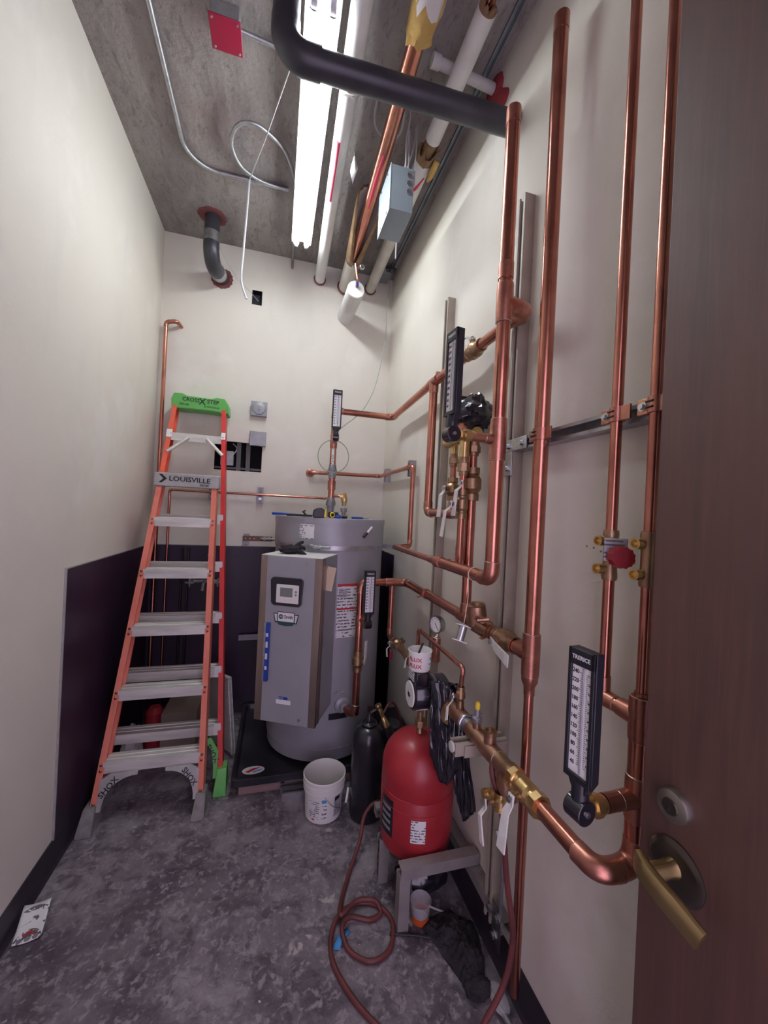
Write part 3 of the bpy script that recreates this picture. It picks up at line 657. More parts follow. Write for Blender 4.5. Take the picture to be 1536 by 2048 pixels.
t = thing('copper_riser', 'thin copper riser with the red-knobbed balancing valve', 'pipe', (B.x, B.y, 1.12))
MB().tube([(B.x, B.y, 1.145), (B.x, B.y, ZC)], .0122, 20).build('pipe', 'copper', t)
sleeve(t, (B.x, B.y, 1.17), (0, 0, 1), .0142, .03)
def twin_valve(par, p, z, knob):
    mb = MB().lathe([(.0155, -.058), (.017, -.05), (.0155, -.03), (.0145, -.012), (.0145, .012), (.0155, .03), (.017, .05), (.0155, .058)], (p.x, p.y, z), (0, 0, 1), 20)
    vb = mb.build('balancing_valve', 'bronze', par)
    for dz in (-.032, .032):
        MB().lathe([(.010, 0), (.0095, .016), (.0118, .018), (.0118, .030), (.0085, .030), (.0085, .02), (0, .02)], (p.x - .006, p.y + .004, z + dz), (-.93, -.05, 0), 18).build('test_port', 'brass', vb)
    if knob:
        MB().obox((p.x - .008, p.y - .022, z + .014), (.05, .003, .052), (V((.93, -.37, 0)).normalized(), V((.37, .93, 0)).normalized(), V((0, 0, 1)))).build('scale_plate', 'print_grey', vb)
        MB().tube([(p.x - .003, p.y - .010, z), (p.x - .013, p.y - .038, z)], .012, 16).build('hub', 'aluminium_grey', vb)
        k = MB(); d = V((-.42, -.9, 0)).normalized(); c = V((p.x - .012, p.y - .034, z)); x, y, d = frame(d)
        pr = [( .026 if i % 2 else .0235) for i in range(24)]
        vs = [c + (x * math.cos(i * PI / 12) + y * math.sin(i * PI / 12)) * pr[i] for i in range(24)] + [c + d * .026 + (x * math.cos(i * PI / 12) + y * math.sin(i * PI / 12)) * pr[i] * .95 for i in range(24)]
        k.add(vs, [tuple(reversed(range(24))), tuple(range(24, 48))] + [(i, (i + 1) % 24, 24 + (i + 1) % 24, 24 + i) for i in range(24)]).build('knob', 'knob_red', vb)
    return vb
twin_valve(t, B, 1.466, True)
t = thing('copper_riser', 'rightmost thin copper riser half hidden by the door edge', 'pipe', (Cc.x, Cc.y, .82))
MB().tube([(Cc.x, Cc.y, 1.16), (Cc.x, Cc.y, ZC)], .0115, 20).build('pipe', 'copper', t)
MB().tube([(Cc.x, Cc.y, 1.19), (Cc.x, Cc.y, 1.175), (Cc.x, Cc.y, 1.165)], [.014, .014, .022], 20).build('reducer', 'copper_fitting', t)
twin_valve(t, Cc, 1.468, False)
RT = .0205
MB().tube([(Cc.x, Cc.y, .90), (Cc.x, Cc.y, 1.12)], RT, 22).build('pipe', 'copper', t)
tee(t, (Cc.x, Cc.y, 1.136), (0, 0, 1), (0, 1, 0), RT * .98, L=.045, rb=.018)
MB().tube([(B.x, Cc.y + .03, 1.136), (B.x, .80, 1.136)], .0165, 20).build('cross_pipe', 'copper', t)
tee(t, (B.x, B.y, 1.136), (0, 1, 0), (0, 0, 1), .0165, L=.036, rb=.0122)
tee(t, (Cc.x, Cc.y, .972), (0, 0, 1), (-1, 0, 0), RT, L=.045, rb=.0165)
MB().tube([(Cc.x - .03, Cc.y, .972), (Cc.x - .085, Cc.y, .972)], .018, 20).build('well_nipple', 'copper_fitting', t)
union(t, (Cc.x - .105, Cc.y, .972), (1, 0, 0), .0145, .036, 'brass', 'well_nut')
GX, GZ = .66, .832
pipe_run(t, [(Cc.x, Cc.y, .93), (Cc.x, Cc.y, GZ), (GX, Cc.y, GZ), (GX, .82, GZ)], RT)

wr = bpy.data.objects['wall_right']
for y, z in ((.80, 1.474), (.776, 1.472), (.752, 1.465), (.655, 1.448)): MB().lathe([(0, .0006), (.003, .0006), (.0032, 0)], (XR, y + .06, z), (-1, 0, 0), 10).build('anchor_hole', 'ink_grey', wr)
# ---- lower circulation line
t = thing('circulation_line', 'brass and copper circulation line with valves running past the red tank', 'pipe', (GX, 1.3, .78))
bv = ball_valve(t, (GX, .855, GZ), (0, 1, 0), (-1, -.1, -.15), (-.1, 0, -1), .021, L=.11, m='brass', ll=.125, lw=.026, so=.05, rise=.012, fat=1.35)
MB().hexa((GX, .808, GZ), (0, 1, 0), .030, .022, 8).hexa((GX, .902, GZ), (0, 1, 0), .031, .02, 8).split('valve_hex', 'brass', bv)
MB().tube([(GX, .91, GZ), (GX, .935, GZ), (GX, .94, GZ), (GX, .99, GZ)], [.028, .028, .025, .025], 24).build('manifold_body', 'bronze', t)
MB().tube([(GX, .95, GZ), (GX, .95, GZ - .05), (GX, .945, GZ - .075)], [.024, .024, .015], 20).build('drop_tee', 'bronze_red', t)
dv = ball_valve(t, (GX - .01, .955, GZ - .095), (0, 0, 1), (-1, .1, 0), (0, -.25, -1), .014, L=.05, m='brass', ll=.10, lw=.020, so=.045)
MB().tube([(GX - .035, .955, GZ - .07), (GX - .065, .957, GZ - .07)], .012, 16).hexa((GX - .05, .956, GZ - .07), (1, 0, 0), .016, .01).build('hose_cap', 'brass', dv)
tee(t, (GX, 1.035, GZ), (0, 1, 0), (0, 0, 1), .0235, L=.05, rb=.016, m='bronze_red')
MB().lathe([(.020, .045), (.021, .058), (.015, .058), (.014, .05), (0, .05)], (GX, 1.035, GZ), (0, 0, 1), 20).build('open_port', 'bronze', t)
tee(t, (GX, 1.115, GZ), (0, 1, 0), (0, 0, 1), .0225, L=.04, rb=.012, m='bronze_red')
v = MB().lathe([(.014, .04), (.016, .046), (.016, .056), (.010, .062), (.009, .075), (.007, .085)], (GX, 1.115, GZ), (0, 0, 1), 16).build('air_vent', 'zinc_dull', t)
MB().lathe([(.007, .082), (.0085, .086), (.0085, .098), (.006, .106), (0, .108)], (GX, 1.115, GZ), (0, 0, 1), 14).build('vent_cap', 'yellow', v)
MB().tube([(GX, 1.155, GZ), (GX, 1.20, GZ)], .0215, 22).build('pipe', 'galvanised', t)
cl = MB().torus((GX, 1.185, GZ), (0, 1, 0), .025, .005, 26, 8).build('hose_clamp', 'steel', t); MB().tube([(GX + .02, 1.185, GZ + .022), (GX + .06, 1.185, GZ + .03)], .005, 8).build('clamp_screw', 'steel', cl)
tee(t, (GX, 1.235, GZ), (0, 1, 0), (0, 0, 1), .025, L=.042, rb=.012, m='bronze_red')
MB().tube([(GX, 1.275, GZ), (GX, 1.33, GZ)], .029, 24).build('flange_body', 'copper_fitting', t)
MB().tube([(GX, 1.29, GZ - .02), (GX, 1.296, GZ - .02)], .046, 28).build('pump_flange', 'bronze', t)
MB().tube([(GX, 1.50, GZ), (GX, 1.72, GZ)], .019, 20).build('pipe', 'copper_fitting', t)
MB().tube([(GX, 1.53, GZ), (GX, 1.57, GZ), (GX, 1.575, GZ), (GX, 1.61, GZ)], [.032, .032, .027, .026], 20).build('pump_flange', 'bronze', t)
tee(t, (GX, 1.66, GZ), (0, 1, 0), (0, 0, 1), .021, L=.045, rb=.012, m='bronze_red')
union(t, (GX, 1.76, GZ), (0, 1, 0), .019, .09, 'bronze')
MB().tube([(GX, 1.80, GZ), (GX, 1.92, GZ)], .018, 20).build('pipe', 'bronze', t)
iv = ball_valve(t, (GX, 1.98, GZ), (0, 1, 0), (-1, 0, .1), (0, -.3, -1), .017, L=.12, ll=.07, lw=.014)
for y, z in ((1.90, .018), (1.93, .02)): MB().tube([(GX, y, GZ), (GX + .01, y, GZ + .045)], .007, 10).hexa((GX + .01, y, GZ + .04), (0, 0, 1), .010, .012).build('purge_port', 'bronze', iv)
MB().obox((GX - .055, 1.90, GZ - .03), (.012, .02, .05)).build('purge_handle', 'knob_red', iv, bevel=.003)
pipe_run(t, [(GX, 2.03, GZ), (GX, 2.11, GZ), (GX, 2.11, FZ - .04)], .0155)

# bypass with two little valves
t = thing('bypass_tube', 'slim copper bypass tube bridging the circulation pump', 'pipe', (GX, 1.43, .88))
pipe_run(t, [(GX, 1.235, .93), (GX, 1.225, 1.005), (GX, 1.665, 1.005), (GX, 1.665, .93)], .0082, ring=False)
ball_valve(t, (GX, 1.235, .905), (0, 0, 1), (-1, -.2, 0), (-.35, -.6, -.7), .0105, L=.06, ll=.075, lw=.014, so=.035)
ball_valve(t, (GX, 1.665, .905), (0, 0, 1), (-1, -.1, 0), (-.35, -.6, -.7), .0105, L=.06, ll=.075, lw=.014, so=.035)
MB().tube([(GX, 1.235, .862), (GX, 1.235, .88)], .013, 14).tube([(GX, 1.665, .858), (GX, 1.665, .88)], .013, 14).build('nipple', 'bronze', t)
# dial gauge
t = thing('pressure_gauge', 'round white-faced dial gauge standing above the bypass tube', 'gauge', (.70, 1.55, .945))
gd = V((-.93, -.37, 0)).normalized(); gc = V((.70, 1.55, 1.062))
MB().tube([(.70, 1.55, .90), (.70, 1.55, 1.005)], .018, 18).build('nipple', 'copper_fitting', t); MB().torus((.70, 1.55, 1.005), (0, 0, 1), .0175, .0022, 20, 6).tube([(.70, 1.55, 1.005), (.70, 1.55, 1.035)], .008, 12).build('stem', 'solder', t)
MB().lathe([(0, -.016), (.034, -.016), (.036, -.012), (.036, .008), (.039, .010), (.039, .014), (.034, .014), (.034, .008), (0, .008)], gc, gd, 32).build('case', 'steel', t)
dl = MB().lathe([(0, .0095), (.033, .0095), (.033, .008)], gc, gd, 32).build('dial', 'white_paper', t)
x, y, d = frame(gd); x, y = V((gd.y * -1, gd.x, 0)) * -1, V((0, 0, 1))
q = MB()
for i in range(11): a = math.radians(225 - 27 * i); u = x * math.cos(a) + y * math.sin(a); q.obox(gc + gd * .0102 + u * .027, (.006, .0012, .0004), (u, gd.cross(u), gd))
a = math.radians(235); u = x * math.cos(a) + y * math.sin(a); q.obox(gc + gd * .0108 + u * .010, (.032, .002, .0006), (u, gd.cross(u), gd)); q.build('needle', 'ink', dl)

# pump
t = thing('circulator_pump', 'black circulator pump with white end cap on the lower line', 'pump', (.58, 1.42, .76))
MB().lathe([(.030, .09), (.058, .085), (.060, .02), (.06, .015)], (GX, 1.42, GZ), (-1, 0, 0), 32).lathe([(0, .035), (.045, .03), (.066, .01), (.068, -.02), (.05, -.035), (0, -.04)], (GX, 1.42, GZ), (-1, 0, 0), 32).build('volute', 'abs_black', t)
MB().tube([(GX, 1.30, GZ), (GX, 1.53, GZ)], .024, 20).build('pump_ports', 'abs_black', t)
MB().torus((GX - .030, 1.42, GZ), (1, 0, 0), .062, .009, 32, 8).build('clamp_ring', 'zinc_dull', t)
MB().lathe([(.052, .035), (.062, .045), (.062, .108), (.056, .118), (.05, .120), (0, .120)], (GX, 1.42, GZ), (-1, 0, 0), 36).build('motor', 'black_gloss', t)
MB().lathe([(.0, .1235), (.047, .1235), (.049, .120)], (GX, 1.42, GZ), (-1, 0, 0), 36).build('end_cap', 'white_plastic', t)
MB().lathe([(0, .1265), (.010, .1265), (.011, .1235)], (GX, 1.42, GZ), (-1, 0, 0), 20).build('vent_plug', 'black_gloss', t)
MB().box((.545, 1.372, GZ + .045), (.60, 1.462, GZ + .098)).build('terminal_box', 'black_gloss', t, bevel=.004)
MB().box((.543, 1.40, GZ + .055), (.5455, 1.455, GZ + .09)).build('side_label', 'print_fine', t)
q = MB()
for i in range(9):
    pass
lb = []
for i in range(10):
    a = math.radians(-140 + i * 7); lb.append((math.cos(a) * .0625, math.sin(a) * .0625))
vs = []; fs = []
for (yy, zz) in lb: vs += [(.55, 1.42 + yy, GZ + zz), (.60, 1.42 + yy, GZ + zz)]
for i in range(9): fs.append((2 * i, 2 * i + 1, 2 * i + 3, 2 * i + 2))
MB().add(vs, fs).build('rating_label', 'print_fine', t)

t = thing('flux_can', 'small white plastic flux tub with red print on top of the pump', 'tub', (.572, 1.417, GZ + .098))
fc = V((.572, 1.417, GZ + .098))
MB().lathe([(0, 0), (.040, 0), (.042, .003), (.0455, .070), (.048, .071), (.048, .076), (.0455, .077), (.0445, .072), (.041, .05), (0, .05)], fc, (0, 0, 1), 36).build('tub', 'white_plastic', t)
for z in (.047, .022):
    w = text('FLUX', .021, (0, 0, 0), (1, 0, 0), (0, 0, 1), 'ink_red', t, sx=1.1)
    for vv in w.data.vertices:   # wrap round the tub
        wp = vv.co + V(t.location); th = wp.x / .045 - .80; r = .0425 + .0035 * z / .07 + .0008 + (-wp.y) * .3
        vv.co = V((fc.x + math.sin(th) * r, fc.y - math.cos(th) * r, fc.z + z + wp.z)) - V(t.location)
MB().patch(fc.x, fc.y, .0447, .35, .85, fc.z + .022, fc.z + .056).build('print_panel', 'print_mid', t)
MB().tube([(fc.x - .015, fc.y - .01, fc.z + .052), (fc.x + .018, fc.y + .02, fc.z + .092)], .0045, 8).build('brush_handle', 'ink', t)

# support bracket under the line
t = thing('pipe_bracket', 'beige strut arm bracket carrying the circulation line', 'bracket', (.68, 1.135, .76))
strut_mb(MB(), (.777, 1.14, GZ - .068), (.590, 1.14, GZ - .068), (0, 0, 1)).build('channel', 'strut_tan', t, angle=20)
MB().box((.62, 1.113, GZ - .072), (.777, 1.118, GZ - .035)).build('side_plate', 'strut_tan', t, bevel=.001)
MB().tube([(.590, 1.14, GZ - .045), (.583, 1.14, GZ - .045)], .0165, 24).build('end_cap', 'pvc_white', t)

# ---- F: return line from the tank
t = thing('return_line', 'copper return line with check valve running from thick riser to the heater inlet', 'pipe', (.745, 1.6, 1.11))
FX = .745
MB().tube([(FX, A.y + .04, FZ), (FX, A.y + .08, FZ)], .0215, 22).build('pipe', 'copper', t)
ball_valve(t, (FX, 1.105, FZ), (0, 1, 0), (-1, 0, -.05), (-.15, -1, -.12), .022, L=.11, ll=.13, lw=.031, so=.052, rise=.004)
MB().tube([(FX, 1.16, FZ), (FX, 1.19, FZ)], .0225, 22).build('pipe', 'copper_fitting', t)
cl = MB().tube([(FX, 1.167, FZ), (FX, 1.183, FZ)], .0265, 24).build('pipe_clamp', 'copper_fitting', t)
for s in (-1, 1): MB().obox((FX + s * .038, 1.175, FZ + s * .012), (.03, .016, .003), (V((.9, 0, .3)).normalized(), V((0, 1, 0)), V((-.3, 0, .9)).normalized())).build('clamp_ear', 'copper_fitting', cl)
ck = MB().tube([(FX, 1.19, FZ), (FX, 1.21, FZ), (FX, 1.225, FZ), (FX, 1.30, FZ), (FX, 1.32, FZ), (FX, 1.335, FZ)], [.026, .027, .033, .034, .027, .025], 24)
ck.tube([(FX - .005, 1.275, FZ), (FX - .012, 1.285, FZ + .068)], [.036, .034], 24); ck.build('check_valve', 'bronze_red', t)
MB().lathe([(.034, .0), (.036, .004), (.030, .012), (.012, .018), (0, .018)], (FX - .012, 1.285, FZ + .066), (-.1, .1, 1), 24).tube([(FX - .022, 1.25, FZ + .03), (FX - .03, 1.205, FZ + .038)], .012, 14).tube([(FX - .046, 1.215, FZ + .036), (FX - .008, 1.20, FZ + .042)], .009, 12).build('bonnet', 'bronze_red', t)
tee(t, (FX, 1.385, FZ), (0, 1, 0), (0, 0, 1), .0225, L=.05, rb=.0195)
pipe_run(t, [(FX, 1.43, FZ), (FX, 2.11, FZ), (.478, 2.11, FZ), (.478, 2.11, .40)], .0215)
cl = MB().tube([(FX, 1.792, FZ), (FX, 1.808, FZ)], .0255, 24).build('pipe_clamp', 'copper_fitting', t)
for s in (-1, 1): MB().obox((FX + s * .036, 1.80, FZ + s * .012), (.028, .016, .003), (V((.9, 0, .3)).normalized(), V((0, 1, 0)), V((-.3, 0, .9)).normalized())).build('clamp_ear', 'copper_fitting', cl)
tee(t, (GX, 2.11, FZ), (1, 0, 0), (0, 0, -1), .0215, L=.04, rb=.0155)
sleeve(t, (.478, 2.11, .93), (0, 0, 1), .0245, .06)
MB().tube([(.478, 2.11, .935), (.493, 2.075, .932), (.50, 2.05, .930)], [.016, .0145, .012], 14).build('well_branch', 'copper_fitting', t)
ball_valve(t, (.478, 2.11, .70), (0, 0, 1), (.75, -.66, 0), (0, 0, 1), .0205, L=.115, ll=.12, lw=.022, so=.045, rise=.004)
HX, HY, HR = .351, 2.549, .346
hd = V((.478 - HX + .06, 2.11 - HY, 0)).normalized()
inl = V((HX, HY, 0)) + V((.20, -.98, 0)).normalized() * HR
pipe_run(t, [(.478, 2.11, .46), (.478, 2.11, .40), (.445, 2.15, .40)], .0215)
MB().tube([(.452, 2.142, .40), (inl.x, inl.y, .41)], .020, 18).build('inlet_nipple', 'copper_fitting', t)

# ---- D: hot riser
Dp = V((.657, 1.068, 0)); HZ = 1.345; EZ = 2.215; EX = .745
t = thing('hot_riser', 'open-topped copper riser in front of the strut with two side tees', 'pipe', (Dp.x, Dp.y, 1.32))
MB().tube([(Dp.x, Dp.y, EZ + .04), (Dp.x, Dp.y, 2.79)], .0215, 24).build('pipe', 'copper', t)
sleeve(t, (Dp.x, Dp.y, 2.795), (0, 0, 1), .0225, .05, name='end_coupling'); MB().lathe([(0, .001), (.018, .001), (.0225, 0)], (Dp.x, Dp.y, 2.82), (0, 0, 1), 24).build('pipe_mouth', 'copper_fitting', t)
sleeve(t, (Dp.x, Dp.y, 2.31), (0, 0, 1), .0235, .05)
tee(t, (Dp.x, Dp.y, EZ - .005), (0, 0, 1), (1, 0.12, 0), .0225, L=.06)
MB().tube([(Dp.x, Dp.y, 1.85), (Dp.x, Dp.y, EZ - .05)], .0215, 24).build('pipe', 'copper', t)
tee(t, (Dp.x, Dp.y, 1.783), (0, 0, 1), (-1, 0, 0), .0225, L=.065, rb=.0135)
MB().tube([(Dp.x - .03, Dp.y, 1.783), (Dp.x - .10, Dp.y, 1.786)], .0145, 18).build('well_nipple', 'copper_fitting', t)
union(t, (Dp.x - .105, Dp.y, 1.786), (1, 0, 0), .0125, .045, 'brass', 'well_nut')
MB().tube([(Dp.x, Dp.y, 1.42), (Dp.x, Dp.y, 1.72)], .0215, 24).build('pipe', 'copper', t)
pipe_run(t, [(Dp.x, Dp.y, 1.43), (Dp.x, Dp.y, HZ), (Dp.x, 1.46, HZ)], .0215)
MB().tube([(Dp.x, 1.44, HZ), (Dp.x, 1.49, HZ), (Dp.x, 1.53, HZ), (Dp.x, 1.57, HZ)], [.024, .024, .0155, .0155], 20).build('reducer', 'copper_fitting', t)
MB().tube([(Dp.x, 1.56, HZ), (Dp.x, 2.09, HZ)], .0138, 18).build('pipe', 'copper', t)

# ---- E: upper line to the heater outlet
t = thing('supply_line', 'upper copper line from the hot riser along the wall to the heater outlet', 'pipe', (.6, 2.0, 2.15))
ar = arc3((Dp.x + .03, Dp.y + .005, EZ - .005), (EX + .005, 1.085, EZ - .005), (EX, 1.3, EZ), .034, 8)[0]
MB().tube([(Dp.x + .045, Dp.y + .008, EZ - .005)] + ar + [(EX, 1.15, EZ)], .0265, 22).build('elbow', 'copper_fitting', t)
RY = 2.555; RXp = .345
MB().tube([(EX, 1.14, EZ), (EX, 1.36, EZ)], .0205, 22).build('pipe', 'copper', t)
ball_valve(t, (EX, 1.42, EZ), (0, 1, 0), (-.3, -.1, 1), (-.2, 1, 0), .0205, L=.12, ll=.10)
MB().tube([(EX, 1.47, EZ), (EX, 1.79, EZ)], .0205, 22).build('pipe', 'copper', t)
tee(t, (EX, 1.835, EZ), (0, 1, 0), (0, 0, -1), .0208, L=.046)
cl = MB().tube([(EX, 1.775, EZ), (EX, 1.79, EZ)], .0245, 24).build('pipe_clamp', 'copper_fitting', t)
MB().box((EX - .012, 1.774, EZ + .022), (EX + .02, 1.79, EZ + .034)).build('clamp_ear', 'copper_fitting', cl)
EB = EZ - .02
pipe_run(t, [(EX, 1.87, EZ), (EX, RY, EB), (RXp, RY, EB), (RXp, RY, 1.53)], .0205)
tee(t, (RXp, RY, 1.99), (0, 0, 1), (.1, -1, 0), .0205, L=.045, rb=.013)
MB().obox((RXp - .004, RY - .0215, 1.88), (.018, .002, .12)).build('paper_tag', 'print_fine', t)
union(t, (RXp, RY, 1.79), (0, 0, 1), .021, .09, 'zinc_dull')
sleeve(t, (RXp, RY, 1.70), (0, 0, 1), .026, .06)
union(t, (RXp, RY, 1.585), (0, 0, 1), .021, .07, 'zinc_dull')
MB().tube([(RXp, RY, 1.47), (RXp, RY, 1.57)], .022, 18).build('heater_nipple', 'zinc_dull', t)
# drop to the mixing valve
V1 = V((.745, 1.56, 0)); V2 = V((.70, 1.375, 0)); V3 = V((.745, 1.385, 0))
pipe_run(t, [(EX, 1.835, EZ - .05), (EX, 1.835, 1.548), (EX, 1.60, 1.548)], .0208)

t = thing('mixing_valve', 'brass mixing valve with three valved legs under a black bagged actuator', 'valve', (.735, 1.45, 1.36))
tee(t, (V1.x, V1.y, 1.548), (0, 1, 0), (0, 0, 1), .0208, L=.04, rb=.015)
MB().tube([(V1.x, V1.y, 1.56), (V1.x, V1.y, 1.84)], .0135, 18).build('inlet_leg', 'copper', t)
ball_valve(t, (V1.x, V1.y, 1.655), (0, 0, 1), (-.9, -.45, 0), (-.06, 0, -1), .0185, L=.10, ll=.125, lw=.018, so=.058, rise=.018)
union(t, (V1.x, V1.y, 1.785), (0, 0, 1), .0145, .06)
MB().tube([(V2.x, V2.y, 1.38), (V2.x, V2.y, 1.84)], .0142, 18).build('outlet_leg', 'copper', t)
ball_valve(t, (V2.x, V2.y, 1.585), (0, 0, 1), (-.95, -.1, 0), (-.10, .05, -1), .0175, L=.115, ll=.13, lw=.018, so=.050, rise=.02, fat=1.35)
union(t, (V2.x, V2.y, 1.735), (0, 0, 1), .0165, .075)
sleeve(t, (V2.x, V2.y, 1.40), (0, 0, 1), .0165, .035)
pipe_run(t, [(V2.x, V2.y, 1.39), (V2.x, V2.y, HZ + .005), (Dp.x + .02, V2.y + .05, HZ + .005)], .0142, ring=False)
MB().tube([(V3.x, V3.y, FZ + .045), (V3.x, V3.y, 1.64)], .0195, 22).build('inlet_leg', 'copper', t)
ball_valve(t, (V3.x, V3.y, 1.668), (0, 0, 1), (-.92, -.3, 0), (-.08, .02, -1), .0225, L=.13, ll=.13, lw=.018, so=.058, rise=.022)
MB().tube([(V3.x, V3.y, 1.72), (V3.x, V3.y, 1.80)], .0165, 18).build('inlet_leg', 'copper', t)
union(t, (V3.x, V3.y, 1.81), (0, 0, 1), .0185, .06)
bd = MB().tube([(V3.x, V3.y, 1.835), (V3.x, V3.y, 1.89), (V3.x, V3.y, 1.895)], [.020, .020, .016], 20).tube([(V1.x, V1.y, 1.81), (V1.x, V1.y, 1.875)], .018, 18).tube([(V2.x, V2.y, 1.77), (V2.x, V2.y, 1.86)], .020, 18)
bd.tube([(.728, 1.33, 1.862), (.728, 1.60, 1.862)], .023, 20).tube([(.70, V2.y + .02, 1.862), (.735, 1.44, 1.862)], .018, 16); bd.build('body', 'brass', t)
MB().tube([(.728, 1.43, 1.88), (.728, 1.43, 1.92)], .032, 22).build('actuator_flange', 'copper_fitting', t)
MB().box((.68, 1.40, 1.915), (.775, 1.53, 2.02)).build('actuator', 'black_plastic', t, bevel=.006)
MB().box((.678, 1.43, 1.95), (.68, 1.50, 2.005)).build('actuator_label', 'print_grey', t)
def crumple(c, sx, sy, sz, seed, amp=.35, freq=2.2, n=26, m=18):
    mb = MB().ball((0, 0, 0), 1, 1, 1, n, m); off = V((seed * 3.7, seed * 1.3, seed * .7)); c = V(c)
    for i, p in enumerate(mb.v):
        u = p.normalized() if p.length > 0 else p
        k = 1 + amp * (noise.noise(u * freq + off) + .5 * noise.noise(u * freq * 2.3 + off) + .3 * abs(noise.noise(u * freq * 5 + off)))
        mb.v[i] = c + V((u.x * sx * k, u.y * sy * k, u.z * sz * k))
    return mb
o = crumple((.735, 1.375, 1.945), .060, .075, .062, 4, .45, 2.0).build('plastic_bag', 'black_film', t)

# ---- loop return on back / right wall
t = thing('recirculation_pipe', 'slender copper pipe leaving the back wall and dropping down the right wall', 'pipe', (.6, 2.5, 1.3))
LZ2 = 1.822; LXp = .775
MB().lathe([(.032, 0), (.030, .010), (.018, .014), (.017, .03)], (.235, YB, 1.812), (0, -1, 0), 24).build('escutcheon', 'copper_fitting', t)
pipe_run(t, [(.235, YB - .01, 1.812), (.235, YB - .045, 1.812), (LXp, YB - .045, LZ2), (LXp, 2.172, LZ2), (LXp, 2.172, HZ), (Dp.x + .03, 2.10, HZ), (Dp.x, 2.03, HZ)], .0142, ring=False)
for (x, y, z, o) in ((XR, 2.80, LZ2, 'x'), (XR, 2.26, LZ2, 'x')):
    b = MB(); strut_mb(b, (XR, y, z - .055), (XR, y, z + .045), (-1, 0, 0)); b.build('strut_stub', 'galvanised', t, angle=20)
    MB().tube([(LXp, y - .008, z), (LXp, y + .008, z)], .0175, 18).box((LXp - .004, y - .008, z + .015), (LXp + .012, y + .008, z + .028)).build('pipe_clamp', 'copper_fitting', t)
t = thing('relief_drain', 'thin copper relief drain pipe running along the back wall behind the ladder', 'pipe', (-.2, 2.94, .3))
TZ = 1.622
pipe_run(t, [(-.712, 2.955, .12), (-.712, 2.955, TZ), (.36, 2.955, TZ), (.36, 2.48, TZ + .005), (.41, 2.46, TZ + .005)], .0085, ring=False)
for x in (-.445, -.118):
    b = MB(); strut_mb(b, (x, YB, TZ - .06), (x, YB, TZ + .055), (0, -1, 0)); b.build('strut_stub', 'zinc_dull', t, angle=20)
    MB().tube([(x - .008, 2.955, TZ), (x + .008, 2.955, TZ)], .0115, 16).build('pipe_clamp', 'copper_fitting', t); bolt(MB(), (x, YB - .041, TZ - .03), (0, -1, 0), .007, .006).build('hex_bolt', 'steel', t)
t = thing('relief_valve', 'brass relief valve on top of the heater beside the outlet', 'valve', (.418, 2.46, 1.48))
MB().tube([(.418, 2.46, 1.47), (.418, 2.46, 1.53)], .013, 16).hexa((.418, 2.46, 1.54), (0, 0, 1), .021, .025, 8).build('nipple', 'zinc_dull', t)
MB().lathe([(.013, 0), (.015, .02), (.020, .03), (.020, .055), (.014, .065), (.014, .075), (.008, .085), (0, .085)], (.418, 2.46, 1.565), (0, 0, 1), 20).tube([(.418, 2.46, TZ + .004), (.388, 2.462, TZ + .002)], .012, 14).build('body', 'brass', t)
MB().obox((.428, 2.455, 1.653), (.045, .012, .004), (V((.95, 0, .3)).normalized(), V((0, 1, 0)), V((-.3, 0, .95)).normalized())).build('test_lever', 'brass', t)
t = thing('corner_pipe', 'copper pipe rising in the back left corner with a hooked top', 'pipe', (-.785, 2.95, .3))
pipe_run(t, [(-.785, 2.955, .15), (-.785, 2.955, 2.765), (-.715, 2.93, 2.772), (-.70, YB, 2.765)], .0125, ring=False)

